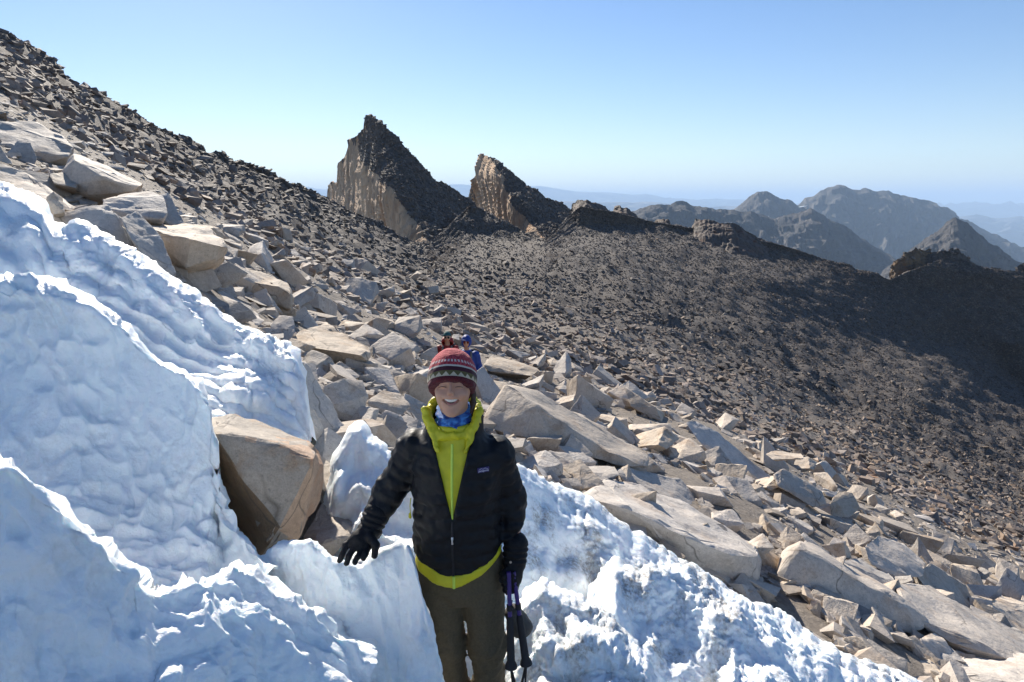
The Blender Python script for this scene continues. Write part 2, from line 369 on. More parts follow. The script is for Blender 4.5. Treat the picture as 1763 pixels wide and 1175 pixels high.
pn2 = pinnacle("pinnacle.001", np.linspace(798, 1025, 170), PIN2, [(795, 390), (860, 415), (940, 450), (1030, 420)],
         [(800, 370, 420), (825, 268, 330), (830, 360, 335), (850, 300, 282), (870, 400, 275), (900, 400, 246), (935, 412, 220), (940, 450, 205), (890, 310, 276), (900, 350, 252), (960, 400, 240), (950, 350, 280), (1000, 372, 290), (1020, 420, 255)],
         1.4, [(260, 826), (275, 850), (320, 868), (360, 888), (400, 930), (415, 942), (450, 955)], (10, 70, 55, 6))
# lesser crags along the crest and on the shaded spur
def crag(name, top, y, drop, amp=1.2, mat='cliff', bot=None, dk=0.10):
    us = np.linspace(top[0][0], top[-1][0], max(24, int((top[-1][0]-top[0][0])*0.8)))
    bl = bot or [(top[0][0], top[0][1]+drop), (top[-1][0], top[-1][1]+drop)]
    mid = (top[0][0]+top[-1][0])/2; half = (top[-1][0]-top[0][0])/2
    return sheet(name, M[mat], us, top, bl, 34, lambda U, V, t: y*(1 - dk*t - 0.3*dk*(1-np.minimum(1, ((U-mid)/half)**2))), pin_disp(amp, 0.3),
          back=(6, y*0.08, y*0.06, 0), jag=lambda u: 2.2*perlin(np.stack([u*0.13, u*0+y, u*0], -1)), smooth=False, kind="structure")
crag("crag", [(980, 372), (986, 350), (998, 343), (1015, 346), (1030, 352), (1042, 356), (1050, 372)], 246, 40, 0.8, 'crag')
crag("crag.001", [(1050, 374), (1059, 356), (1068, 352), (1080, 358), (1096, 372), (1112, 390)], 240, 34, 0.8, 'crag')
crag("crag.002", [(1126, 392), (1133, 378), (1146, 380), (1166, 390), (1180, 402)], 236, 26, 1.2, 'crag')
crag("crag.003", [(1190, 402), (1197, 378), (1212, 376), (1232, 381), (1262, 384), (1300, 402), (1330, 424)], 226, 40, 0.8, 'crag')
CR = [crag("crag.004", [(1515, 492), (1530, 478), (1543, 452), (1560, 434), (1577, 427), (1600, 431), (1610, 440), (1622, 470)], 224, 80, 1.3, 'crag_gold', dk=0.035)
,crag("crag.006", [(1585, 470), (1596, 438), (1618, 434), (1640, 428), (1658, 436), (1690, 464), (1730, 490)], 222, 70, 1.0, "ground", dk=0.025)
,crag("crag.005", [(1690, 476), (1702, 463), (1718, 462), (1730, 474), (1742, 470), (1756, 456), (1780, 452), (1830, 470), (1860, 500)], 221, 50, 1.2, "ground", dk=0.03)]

# ------------------------------------------------------------------ distant mountains, valley floor, haze
def mount(name, mat, top, y, bot, depthk, amp, jag, n=180, nr=44, **kw):
    us = np.linspace(top[0][0], top[-1][0], n)
    fade = lambda W: np.repeat(np.concatenate([np.zeros(6), np.linspace(0.04, 1, W.shape[0]-6)**0.6]), W.shape[1])
    ridged = lambda p, W: fade(W)*amp*(fbm(p*np.array([1, 1, 0.5])/(y*0.05), 6, 0.6, True) - 0.4)
    return sheet(name, M[mat], us, top, [(top[0][0], bot), (top[-1][0], bot)], nr, lambda U, V, t: y*(1-depthk*t), ridged,
          back=(6, y*0.3, y*0.12, 0), jag=lambda u: jag*(perlin(np.stack([u*0.06, u*0+y, u*0], -1)) + 0.5*perlin(np.stack([u*0.17, u*0+y, u*0], -1))), smooth=False, kind="structure")
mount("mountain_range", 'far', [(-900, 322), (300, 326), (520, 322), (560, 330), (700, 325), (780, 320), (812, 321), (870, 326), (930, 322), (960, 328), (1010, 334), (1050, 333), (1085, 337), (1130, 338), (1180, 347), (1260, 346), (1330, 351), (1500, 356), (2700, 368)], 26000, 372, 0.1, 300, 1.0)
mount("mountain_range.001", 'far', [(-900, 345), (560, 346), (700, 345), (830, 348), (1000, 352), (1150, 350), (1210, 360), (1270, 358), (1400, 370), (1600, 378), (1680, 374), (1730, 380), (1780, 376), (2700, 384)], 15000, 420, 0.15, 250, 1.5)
mount("mountain", 'mount', [(1225, 395), (1260, 372), (1295, 344), (1320, 336), (1345, 352), (1372, 356), (1395, 345), (1420, 332), (1440, 324), (1460, 328), (1510, 333), (1560, 342), (1600, 352), (1625, 361), (1650, 380), (1700, 402), (1763, 430), (1850, 480), (2000, 540)], 4600, 560, 0.25, 130, 1.3)
mount("mountain.001", 'mount', [(1240, 380), (1262, 366), (1290, 342), (1306, 333), (1320, 331), (1335, 338), (1347, 344), (1366, 352), (1385, 362), (1420, 385), (1450, 400), (1500, 440)], 3700, 520, 0.2, 60, 1.5, 160)
mount("mountain.002", 'mount', [(1040, 392), (1085, 368), (1130, 355), (1160, 350), (1172, 349), (1195, 358), (1230, 364), (1290, 368), (1330, 380), (1365, 372), (1395, 364), (1420, 378), (1450, 392), (1490, 420), (1560, 460), (1640, 520)], 2300, 560, 0.25, 45, 1.8)
mount("mountain.003", 'mount', [(1500, 490), (1560, 436), (1590, 418), (1615, 402), (1632, 386), (1645, 377), (1660, 386), (1680, 402), (1705, 420), (1730, 436), (1745, 450), (1800, 480), (1900, 560)], 1500, 600, 0.2, 28, 1.6)
us_ = np.linspace(0, 2*math.pi, 97)[:-1]; rr_ = np.array([50., 400, 1500, 4000, 9000, 18000, 32000, 60000])
vg = np.stack([np.stack([rr_[:, None]*np.sin(us_), rr_[:, None]*np.cos(us_), -820+0*rr_[:, None]*us_], -1)])[0]
iv = np.arange(len(rr_)*96).reshape(len(rr_), 96); ivn = np.roll(iv, -1, 1)
link("valley_floor", mesh_np("valley_floor", vg.reshape(-1, 3), np.stack([iv[:-1], iv[1:], ivn[1:], ivn[:-1]], -1).reshape(-1, 4), True), M['valley'], kind="structure")
# old snow lying in the far gullies
def far_snow(name, poly, y):
    pts = np.array(poly, float); c = pts.mean(0); ring = [P(p[0], p[1], y) for p in pts]
    top = [P(*(c+(p-c)*0.4), y*0.992) for p in pts]
    n = len(pts); V = ring+top+[P(c[0], c[1], y*0.99)]
    F = [(i, (i+1) % n, n+(i+1) % n, n+i) for i in range(n)]+[(n+i, n+(i+1) % n, 2*n, 2*n) for i in range(n)]
    bm = bmesh.new(); vs = [bm.verts.new(v) for v in V]
    for f in F: bm.faces.new([vs[k] for k in dict.fromkeys(f)])
    me = bpy.data.meshes.new(name); bm.to_mesh(me); bm.free()
    link(name, me, M['snow'], kind="structure")
far_snow("snow_patch", [(1352, 360), (1366, 358), (1390, 354), (1384, 358), (1366, 362)], 3900)

def haze_box():
    t = NT("haze_air"); t.n.remove(t.b); v = t.n.new("ShaderNodeVolumePrincipled")
    v.inputs["Color"].default_value = (0.54, 0.74, 1.0, 1); v.inputs["Density"].default_value = 7.5e-5; v.inputs["Anisotropy"].default_value = 0.0
    t.l(v.outputs[0], t.out.inputs["Volume"])
    bm = bmesh.new(); bmesh.ops.create_cube(bm, size=1.0)
    lo = Vector((-62000, -62000, -1100)); hi = Vector((62000, 62000, 700))
    for q in bm.verts: q.co = Vector([lo[k] if q.co[k] < 0 else hi[k] for k in range(3)])
    me = bpy.data.meshes.new("haze"); bm.to_mesh(me); bm.free()
    link("haze", me, t.m, kind="stuff")
haze_box()
# ------------------------------------------------------------------ snow
def pl(poly, k):
    a = np.array(poly, float); return lambda u: np.interp(u, a[:, 0], a[:, k])
def snow_sheet(name, mat, crest, base, nc, nr, gam, disp, back, jag=3.0, seed=0.0, smooth=True, steps=None, roll=(0.2, 0.06)):
    """crest and base lines carry (u, v, distance)"""
    nc, nr = int(nc*0.80), int(nr*0.80); us = np.linspace(crest[0][0], crest[-1][0], nc)
    cd, bd = pl(crest, 2), pl(base, 2)
    def D(U, V, t):
        T0 = t
        if steps:                                   # wind-cut terraces that run with the crest
            n, k, wob = steps
            w = wob*perlin(np.stack([U.ravel()*0.006, t.ravel()*1.5, 0*U.ravel()+seed], -1)).reshape(U.shape) + 0.35*wob*perlin(np.stack([U.ravel()*0.025, t.ravel()*4, 0*U.ravel()+seed], -1)).reshape(U.shape)
            x = t*n + w*np.clip(t*6, 0, 1); f = x-np.floor(x)
            s = f*f*(3-2*f); s = s*s*(3-2*s); t = t*(1-k) + k*np.clip((np.floor(x)+s)/n, 0, 1.2)
        lip = roll[0]*(np.sqrt(np.clip(1-(1-np.clip(T0/roll[1], 0, 1))**2, 0, 1)) - 1.0*np.clip(T0, 0, 1))     # the crest rolls over
        return cd(U) - lip + (bd(U)-cd(U))*np.clip(t, 0, None)**(gam(U) if callable(gam) else gam)
    jf = lambda u: jag*(perlin(np.stack([u*0.035, u*0+seed, u*0], -1)) + 0.5*perlin(np.stack([u*0.12, u*0+seed, u*0+3], -1)))
    return sheet(name, M[mat], us, [c[:2] for c in crest], [b[:2] for b in base], nr, D, disp, back=back, jag=jf, smooth=smooth, kind="structure")
def d_rough(a=0.03, fine=0.012, sc=7.0, aniso=(1, 1, 1)):
    A = np.array(aniso, float)
    def f(p, W):
        q = p*A + 0.06*np.stack([perlin(p*5), perlin(p*5+9), perlin(p*5+20)], -1)
        patch = np.clip(0.55+0.9*fbm(p*1.3+7, 2), 0.08, 1.5)
        return a*fbm(p*1.7, 3, 0.45) + patch*fine*(1.1*fbm(q*sc, 4, 0.55) + 0.5*fbm(q*sc*1.7+3, 3, 0.5, True)) + 0.0016*fbm(p*45, 2)
    return f
def d_scallop(a=0.03, cup=0.014, sc=9.0):
    R = np.array(Matrix.Rotation(0.5, 3, 'Y')).T
    def f(p, W):
        q = (p + 0.06*np.stack([perlin(p*6), perlin(p*6+9), perlin(p*6+20)], -1)) @ R
        w = worley(q*np.array([sc*1.5, sc*1.2, sc*0.55]))
        patch = np.clip(0.85+0.9*fbm(p*1.6+2, 2), 0.4, 1.5)
        return a*fbm(p*1.4, 3, 0.45) + patch*cup*0.62*(w*w*1.3 - 0.5 + 0.9*fbm(q*np.array([sc*0.7, sc*0.6, sc*0.2]), 3, 0.5)) + 0.0022*fbm(p*40, 2)
    return f
# upper bank below the boulders, ending in a fluted drop over the big rock
snow_sheet("snow_bank", 'snow', [(-300, 220, 6.2), (-100, 275, 6.0), (0, 308, 5.8), (40, 325, 5.7), (75, 348, 5.6), (88, 388, 5.3), (112, 392, 5.3), (135, 382, 5.2), (165, 400, 5.2), (220, 432, 5.1), (300, 482, 4.95), (360, 520, 4.8), (430, 562, 4.65), (480, 590, 4.5), (505, 605, 4.4), (513, 640, 4.3), (523, 755, 4.15)],
           [(-300, 600, 3.9), (0, 640, 3.85), (190, 680, 3.8), (330, 720, 3.75), (400, 740, 3.7), (450, 750, 3.75), (500, 765, 3.85), (523, 790, 3.95)], 340, 210, 0.85,
           lambda p, W: d_rough(0.05, 0.022, 8.0, (1.0, 0.8, 0.7))(p, W) + 0.022*fbm(np.stack([p[:, 0]*9, p[:, 1]*2, p[:, 2]*0.8], -1), 3, 0.5, True)*np.clip((p[:, 0]+1.9)*2, 0, 1), (8, 0.9, 0.9, 0.0), 5.0, 1.0, steps=(6, 0.6, 1.5))
# the great scalloped wave
snow_sheet("snow_bank.001", 'snow', [(-300, 440, 3.5), (-100, 462, 3.4), (0, 474, 3.35), (60, 474, 3.35), (100, 480, 3.35), (150, 505, 3.35), (190, 535, 3.35), (225, 560, 3.3), (262, 598, 3.25), (300, 622, 3.2), (325, 636, 3.15), (345, 655, 3.1), (362, 690, 3.05), (368, 740, 3.0), (372, 800, 2.95), (384, 865, 2.85), (410, 915, 2.75), (445, 955, 2.62), (470, 985, 2.55)],
           [(-300, 1080, 1.85), (0, 1080, 1.9), (150, 1070, 1.95), (260, 1060, 2.0), (330, 1055, 2.1), (390, 1055, 2.2), (445, 1050, 2.3), (470, 1050, 2.3)], 360, 260, 1.7,
           lambda p, W: d_scallop(0.03, 0.066, 11.0)(p, W) + d_rough(0.0, 0.010, 16.0)(p, W)*np.clip((-1.05-p[:, 2])*5, 0.15, 1), (8, 0.55, 0.9, 0.05), 3.0, 2.0)
# crusted ridge in front
snow_sheet("snow_bank.002", 'snow', [(-300, 700, 1.75), (-60, 765, 1.72), (0, 782, 1.70), (25, 784, 1.70), (48, 808, 1.70), (80, 838, 1.72), (120, 868, 1.74), (160, 915, 1.76), (200, 955, 1.8), (240, 975, 1.84), (270, 1008, 1.9), (300, 1000, 1.95), (345, 992, 2.04), (400, 985, 2.14), (450, 1000, 2.2), (500, 1030, 2.2), (560, 1060, 2.2), (640, 1120, 2.2)],
           [(-300, 1420, 1.22), (0, 1420, 1.24), (300, 1420, 1.36), (450, 1420, 1.5), (640, 1420, 1.62)], 340, 230, lambda U: np.interp(U, [0, 140, 420, 640], [1.3, 1.2, 0.85, 0.85]),
           lambda p, W: d_rough(0.03, 0.017, 14.0)(p, W)*np.clip((p[:, 0]+1.15)*2.4, 0.5, 1) + d_scallop(0.0, 0.085, 12.0)(p, W)*np.clip(0.2-p[:, 0]*0.8, 0.1, 1), (8, 0.5, 0.7, 0.0), 2.5, 3.0, roll=(0.14, 0.05), steps=(3.0, 0.4, 0.7))
# block of hard snow the gloved hand rests on
snow_sheet("snow_bank.003", 'snow', [(425, 985, 2.62), (440, 966, 2.60), (470, 950, 2.58), (505, 934, 2.55), (530, 932, 2.52), (552, 942, 2.5), (575, 960, 2.46), (592, 972, 2.44), (620, 972, 2.42), (645, 962, 2.42), (665, 945, 2.43), (690, 930, 2.42), (702, 934, 2.38), (707, 948, 2.33), (715, 972, 2.29), (725, 1010, 2.25), (740, 1070, 2.22), (756, 1130, 2.2), (768, 1178, 2.18), (795, 1290, 2.15)],
           [(425, 1420, 1.65), (500, 1420, 1.68), (600, 1420, 1.75), (700, 1420, 1.85), (795, 1425, 2.0)], 300, 220, 1.3,
           lambda p, W: d_rough(0.035, 0.020, 10.0)(p, W) + d_scallop(0.0, 0.03, 9.0)(p, W), (10, 0.25, 0.8, 0.0), 1.5, 4.0, roll=(0.05, 0.03))
# patch behind the arm
snow_sheet("snow_bank.004", 'snow', [(548, 905, 4.0), (562, 850, 4.0), (575, 800, 4.05), (595, 768, 4.1), (608, 735, 4.15), (620, 730, 4.15), (632, 752, 4.1), (655, 768, 4.1), (672, 790, 4.05), (700, 802, 4.0), (740, 825, 3.9), (790, 870, 3.7), (830, 950, 3.4), (850, 1010, 3.2)],
           [(548, 990, 3.3), (620, 1000, 3.1), (700, 1010, 2.95), (800, 1020, 2.95), (850, 1040, 3.0)], 200, 150, 0.9, d_rough(0.04, 0.017, 9.0), (8, 0.4, 0.7, 0.0), 5.0, 5.0, steps=(3.0, 0.6, 1.0))
# right-hand bank running down the slope
RC = [(600, 1040, 3.3), (680, 900, 3.8), (730, 840, 4.1), (780, 805, 4.25), (830, 795, 4.35), (890, 802, 4.5), (920, 812, 4.6), (960, 832, 4.75), (1010, 862, 4.85), (1060, 895, 4.9), (1110, 925, 4.9), (1165, 968, 4.85), (1210, 985, 4.75), (1290, 1032, 4.6), (1370, 1075, 4.5), (1440, 1108, 4.4), (1480, 1132, 4.3), (1540, 1160, 4.2), (1600, 1190, 4.1), (1700, 1250, 4.0), (1850, 1330, 3.9)]
snow_sheet("snow_bank.005", 'snow_dirty', RC, [(600, 1400, 2.3), (760, 1400, 2.3), (900, 1420, 2.25), (1100, 1430, 2.3), (1400, 1440, 2.5), (1850, 1460, 2.9)], 420, 300, 0.85,
           d_rough(0.06, 0.026, 11.0), (8, 0.5, 0.8, 0.1), 7.0, 6.0, steps=(7.0, 0.42, 1.6))
snow_sheet("snow_bank.006", 'snow_dirty', [(985, 1120, 3.3), (1000, 1050, 3.45), (1020, 1005, 3.6), (1042, 982, 3.7), (1060, 966, 3.75), (1075, 978, 3.72), (1100, 985, 3.7), (1125, 972, 3.75), (1170, 970, 3.85), (1215, 990, 3.85), (1260, 1022, 3.8), (1310, 1050, 3.75), (1360, 1085, 3.65), (1420, 1130, 3.5), (1480, 1175, 3.4), (1540, 1230, 3.3)],
           [(985, 1420, 2.15), (1200, 1430, 2.2), (1540, 1440, 2.4)], 300, 220, 0.8, d_rough(0.05, 0.024, 12.0), (8, 0.35, 0.6, 0.05), 5.0, 7.0, roll=(0.12, 0.05), steps=(3.5, 0.35, 1.0))
snow_sheet("snow_bank.007", 'snow_dirty', [(850, 1130, 2.95), (880, 1060, 2.95), (905, 1018, 2.95), (935, 1002, 2.95), (965, 1018, 2.92), (1000, 1030, 2.9), (1035, 1050, 2.85), (1075, 1085, 2.8), (1110, 1130, 2.72), (1130, 1190, 2.6), (1160, 1280, 2.5)],
           [(850, 1400, 2.35), (1000, 1430, 2.1), (1160, 1440, 2.05)], 220, 160, 0.8, d_rough(0.04, 0.022, 13.0), (8, 0.3, 0.6, 0.05), 4.0, 8.0, steps=(3.0, 0.6, 1.0))

# ------------------------------------------------------------------ rocks
def rock_mesh(name, pts, bevel=0.05, seed=0, sub=0.16, rough=0.012, mat=None, center=None):
    """angular block from its corner points: hull, worn edges, uneven faces"""
    pts = np.asarray(pts, float); c = pts.mean(0) if center is None else np.asarray(center); size = float(np.ptp(pts, axis=0).max())
    bm = bmesh.new()
    for p in pts-c: bm.verts.new(p)
    r = bmesh.ops.convex_hull(bm, input=bm.verts)
    junk = [g for g in set(r['geom_interior']) | set(r['geom_unused']) if isinstance(g, bmesh.types.BMVert)]
    if junk: bmesh.ops.delete(bm, geom=junk, context='VERTS')
    bmesh.ops.dissolve_limit(bm, angle_limit=math.radians(9), verts=bm.verts[:], edges=bm.edges[:])
    if bevel: 
        try: bmesh.ops.bevel(bm, geom=bm.edges[:], offset=bevel*size*0.55, segments=2 if sub else 1, profile=0.6, affect='EDGES', clamp_overlap=True)
        except Exception: pass
    bmesh.ops.triangulate(bm, faces=bm.faces[:])
    if sub:
        L = sub*size
        for it in range(4):
            e = [e for e in bm.edges if e.calc_length() > L]
            if not e or len(bm.faces) > 9000: break
            bmesh.ops.subdivide_edges(bm, edges=e, cuts=1, use_grid_fill=True)
            bmesh.ops.triangulate(bm, faces=[f for f in bm.faces if len(f.verts) > 3])
        bm.normal_update()
        co = np.array([v.co for v in bm.verts]); no = np.array([v.normal for v in bm.verts])
        q = co/size + seed*3.7
        d = size*rough*(2.2*fbm(q*2.2, 3) + 1.5*np.round(1.6*perlin(q*3.1+4))/1.6 + 1.1*fbm(q*8, 4, 0.6))
        for v, n_, dd in zip(bm.verts, no, d): v.co += Vector(n_*dd)
    me = bpy.data.meshes.new(name); bm.to_mesh(me); bm.free()
    me.polygons.foreach_set("use_smooth", np.ones(len(me.polygons), bool))
    try: me.set_sharp_from_angle(angle=math.radians(27))
    except Exception: pass
    if mat: me.materials.append(mat)
    return me, c
HERO_PX = []; HERO_NAME = []
def hero(label, d, pts, th=0.5, mat='rock', cat='rock', name='boulder', bevel=0.032, rough=0.009):
    p = np.array(pts, float); p[:, 2] = np.where(p[:, 2] > 0.25, p[:, 2]*1.2, p[:, 2]); W = P(p[:, 0], p[:, 1], d+p[:, 2])
    c = W.mean(0); ext = float(np.ptp(W[:, 0]).max()); t = th*max(0.35, min(ext, 1.6))
    B = c + (W-c)*0.74; B[:, 1] += t; B[:, 0] *= (B[:, 1]/(B[:, 1]-t))*1.0; B[:, 2] -= 0.45*t
    seed = len(HERO_PX)
    me, cc = rock_mesh(name, np.concatenate([W, B]), bevel, seed, 0.075 if ext*1174/d > 90 else 0.12, rough, M[mat])
    o = link(name, me, None, label=label, category=cat); o.location = cc
    HERO_PX.append(p[:, :2]); HERO_NAME.append(label); return o
H = hero
FB = H("large grey block with orange broken edge wedged against the scalloped snow", 2.95, [(362, 722, .3), (405, 710, .55), (530, 760, .42), (546, 786, .02), (559, 800, .28), (551, 860, .28), (512, 932, .02), (482, 908, -.14), (450, 958, .08), (385, 880, .22), (363, 800, .18), (368, 746, -.02)], .7, 'rock_front')
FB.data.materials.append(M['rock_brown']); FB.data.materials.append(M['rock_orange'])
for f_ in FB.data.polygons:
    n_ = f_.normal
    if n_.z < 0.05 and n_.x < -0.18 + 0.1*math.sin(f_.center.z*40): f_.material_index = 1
    elif n_.x > 0.35 and n_.y > -0.72 and f_.center.x > 0.10: f_.material_index = 2
H("flat pinkish block in the gap beside the orange edged block", 3.3, [(522, 925, .1), (560, 860, .5), (600, 855, .6), (628, 880, .42), (602, 925, .05), (572, 960, 0), (545, 940, -.05)])
H("tall leaning slab with curved top behind the fluted snow edge", 4.7, [(492, 642, .25), (525, 620, .4), (562, 682, .3), (600, 745, .2), (572, 792, 0), (552, 775, 0), (500, 690, -.05)])
H("smooth grey slab tucked below the leaning slab by the snow edge", 4.45, [(494, 668, .1), (540, 705, .15), (573, 762, .1), (560, 795, 0), (520, 762, 0), (500, 700, .0)])
H("rounded upright grey boulder with dark cracks beside the leaning slab", 5.2, [(556, 668, .1), (588, 650, .25), (624, 655, .3), (634, 682, .2), (625, 725, .05), (600, 750, 0), (575, 745, 0), (560, 700, -.05)])
H("broad flat topped pale boulder perched above the rounded upright boulder", 7.4, [(490, 585, .1), (520, 565, .5), (562, 557, .9), (602, 585, .8), (640, 605, .3), (632, 622, .08), (572, 628, .05), (510, 606, .05), (505, 592, .0), (560, 602, -.15), (622, 612, -.02)])
H("squared grey boulder beside the rounded upright boulder", 6.0, [(632, 692, 0), (658, 672, .3), (690, 678, .35), (706, 700, .2), (690, 718, 0), (640, 716, -.05)])
H("angular boulder just behind the black jacket shoulder", 5.6, [(634, 735, 0), (664, 706, .2), (690, 715, .2), (704, 738, .1), (690, 752, 0), (640, 752, -.05)])
H("pale wedge slab with sunlit top overhanging a small pedestal stone", 7.0, [(258, 388, .6), (345, 388, 1.0), (385, 412, .5), (393, 428, .3), (370, 446, .1), (320, 461, -.05), (300, 455, .05), (262, 408, .1), (262, 396, .1), (330, 412, -.12), (385, 424, .1)], .5, 'rock', bevel=.03)
H("small upright pedestal stone under the pale wedge slab", 7.1, [(298, 452, .0), (324, 452, 0), (322, 500, 0), (302, 500, 0), (310, 450, .2)], 1.0)
H("dark grey slab with peaked top resting on the upper snow", 6.3, [(88, 372, .1), (125, 362, .25), (186, 350, .4), (216, 388, .3), (256, 442, .1), (240, 442, 0), (160, 405, -.05), (95, 390, -.05)])
H("dark grey fin shaped slab between the peaked slab and the wedge", 6.3, [(208, 374, .2), (236, 363, .4), (276, 405, .3), (305, 472, .1), (290, 485, 0), (250, 448, -.05), (225, 412, -.05)])
H("pale tilted wedge boulder jutting out above the grey slabs", 8.4, [(98, 302, .3), (126, 265, .6), (160, 278, .8), (252, 316, .4), (228, 331, .1), (150, 337, .05), (118, 322, .05), (128, 275, .15), (180, 306, -.05), (240, 321, .1)], .5)
H("huge pale boulder with rounded nose highest on the bouldery bank", 10.2, [(-60, 218, .3), (0, 208, .6), (62, 212, 1.0), (106, 230, .8), (131, 252, .4), (120, 270, .1), (72, 285, -.05), (40, 258, -.1), (-50, 240, -.1)], .6)
H("long smooth slab dipping under the snow", 6.6, [(-60, 292, .4), (0, 286, .6), (48, 298, .6), (78, 332, .3), (132, 356, .2), (126, 364, 0), (80, 356, -.05), (-50, 330, -.1)])
H("round shaded boulder below the huge pale boulder", 9.4, [(12, 262, .1), (30, 242, .3), (52, 246, .3), (64, 270, .2), (58, 290, 0), (22, 292, -.05)])
H("blue grey boulder cut by the snow beside the long slab", 8.8, [(-50, 250, .2), (0, 248, .3), (22, 284, .1), (12, 290, 0), (-50, 290, -.05)])
H("square block with sunlit top under the pale tilted wedge", 7.6, [(176, 342, .15), (205, 334, .5), (262, 331, .6), (282, 338, .4), (287, 366, .1), (280, 378, -.05), (190, 378, -.05), (178, 360, -.05)])
H("steep dark flake leaning behind the square block", 7.9, [(272, 335, .3), (290, 331, .4), (321, 392, .1), (300, 396, 0), (282, 382, -.05)])
H("blue grey rectangular block standing out on the talus", 9.4, [(396, 474, .2), (420, 464, .6), (470, 478, .7), (497, 488, .6), (506, 516, .2), (500, 532, -.05), (430, 508, -.04), (400, 492, 0), (402, 478, .02), (480, 494, .0), (500, 506, .0)], .6)
H("flat brown slab between the upper snow and the talus", 7.4, [(320, 494, .3), (362, 494, .7), (432, 530, .6), (455, 552, .2), (444, 562, 0), (380, 536, -.05)])
H("tan cube shaped stone at the edge of the upper snow", 7.6, [(463, 562, .1), (480, 543, .3), (504, 546, .3), (510, 572, .1), (494, 592, -.05), (470, 585, -.05)])
H("thin slab angled under the pale wedge slab", 8.6, [(332, 452, .2), (352, 446, .4), (400, 484, .2), (394, 494, 0), (345, 470, -.05)])
H("small upright stone leaning on the long smooth slab", 6.3, [(78, 340, .1), (92, 329, .2), (108, 340, .2), (112, 366, .0), (92, 370, -.02)])
H("flat bar shaped stone under the pale tilted wedge", 8.2, [(84, 300, .2), (112, 296, .4), (135, 312, .3), (132, 324, 0), (92, 316, -.05)])
H("massive smooth slab with broad shaded face behind the black jacket", 8.0, [(832, 740, .0), (840, 700, .3), (868, 660, .5), (925, 674, .8), (1000, 718, 1.0), (1090, 768, .9), (925, 700, .12), (985, 745, .0), (1050, 778, -.05), (1119, 786, .5), (1115, 805, .1), (1060, 802, -.05), (960, 772, -.2), (900, 752, -.15)], .4)
H("grey pyramid shaped stone leaning on the massive smooth slab", 7.6, [(962, 785, 0), (984, 746, .3), (1022, 782, .1), (1010, 803, -.05), (968, 808, -.08)])
H("pale angular stone in front of the pyramid shaped stone", 7.0, [(924, 800, 0), (945, 775, .25), (980, 782, .3), (992, 802, .1), (975, 815, -.05), (930, 812, -.05)])
H("long cream slab lying along the top of the snow bank", 5.95, [(990, 850, .35), (1040, 826, .8), (1100, 838, 1.0), (1210, 884, 1.0), (1302, 935, .7), (1311, 965, .25), (1305, 1006, -.02), (1262, 1012, -.12), (1180, 968, -.2), (1100, 905, -.1), (1020, 868, .05), (1010, 856, .05), (1090, 880, -.12), (1180, 925, -.24), (1260, 955, -.22), (1306, 958, -.02)], .35)
H("grey rippled slab lying behind the long cream slab", 7.4, [(1060, 812, .2), (1078, 802, .5), (1170, 828, .8), (1218, 880, .5), (1205, 896, .1), (1100, 856, -.05)])
H("thin blade of granite leaning out of the rubble at the talus edge", 11.8, [(1180, 728, .3), (1194, 721, .5), (1228, 736, .5), (1335, 828, .2), (1340, 846, 0), (1318, 842, -.05), (1240, 795, -.1), (1204, 762, -.05)], .25, bevel=.025)
H("grey flat topped block with sunlit face beyond the long cream slab", 8.5, [(1213, 878, 0), (1238, 852, .6), (1300, 860, .8), (1330, 886, .4), (1312, 908, 0), (1250, 900, 0), (1225, 880, -.06), (1295, 886, -.12)])
H("tilted tan prism beside the end of the long cream slab", 7.3, [(1248, 908, .0), (1264, 889, .4), (1346, 945, .3), (1338, 975, 0), (1312, 968, -.05), (1255, 930, -.1)])
H("big rounded oblong boulder with shadowed side below the tan prism", 6.15, [(1336, 988, .1), (1348, 950, .35), (1376, 931, .7), (1430, 958, .9), (1520, 1008, .9), (1586, 1050, .5), (1592, 1070, .2), (1570, 1090, -.05), (1500, 1074, -.18), (1400, 1030, -.1), (1345, 1012, -.02), (1376, 942, .22), (1430, 975, .12), (1500, 1008, .12), (1560, 1048, .12)], .5, bevel=.06)
H("domed grey boulder with dark stain above the oblong boulder", 8.0, [(1486, 942, .2), (1510, 921, .6), (1560, 938, .8), (1594, 970, .5), (1588, 996, .1), (1540, 998, -.05), (1498, 972, -.08)])
H("low flat stone between the oblong and domed boulders", 7.2, [(1448, 968, .1), (1475, 958, .5), (1530, 988, .5), (1545, 1004, .2), (1530, 1014, 0), (1460, 988, -.05)])
H("curved tan slab lying below the domed boulder", 8.4, [(1575, 988, .1), (1602, 971, .4), (1662, 1008, .5), (1684, 1050, .2), (1672, 1056, 0), (1585, 1008, -.08)])
H("great flat pale slab with broken corner at the lower rock edge", 6.2, [(1538, 1002, .7), (1600, 1008, 1.1), (1700, 1078, 1.1), (1800, 1124, .9), (1800, 1158, -.02), (1650, 1146, -.05), (1600, 1100, 0), (1560, 1052, .1), (1640, 1108, -.12), (1740, 1135, -.15)], .3)
H("reddish stained slab behind the great flat pale slab", 8.2, [(1688, 1048, .2), (1710, 1030, .8), (1790, 1050, 1.0), (1830, 1100, .6), (1820, 1124, 0), (1740, 1090, -.1)])
H("squared bar of stone at the foot of the oblong boulder", 5.9, [(1303, 1010, .2), (1322, 1003, .4), (1400, 1030, .4), (1404, 1050, .0), (1380, 1062, -.05), (1310, 1030, -.05)])
H("dark layered rock beside the lower snow edge", 5.6, [(1308, 1048, .1), (1335, 1028, .3), (1420, 1060, .4), (1455, 1105, .2), (1440, 1130, 0), (1350, 1080, -.08)])
H("grey slanted rock partly under the lower snow edge", 5.35, [(1478, 1100, .2), (1500, 1090, .4), (1560, 1112, .4), (1592, 1140, .2), (1570, 1160, 0), (1500, 1138, -.08)])
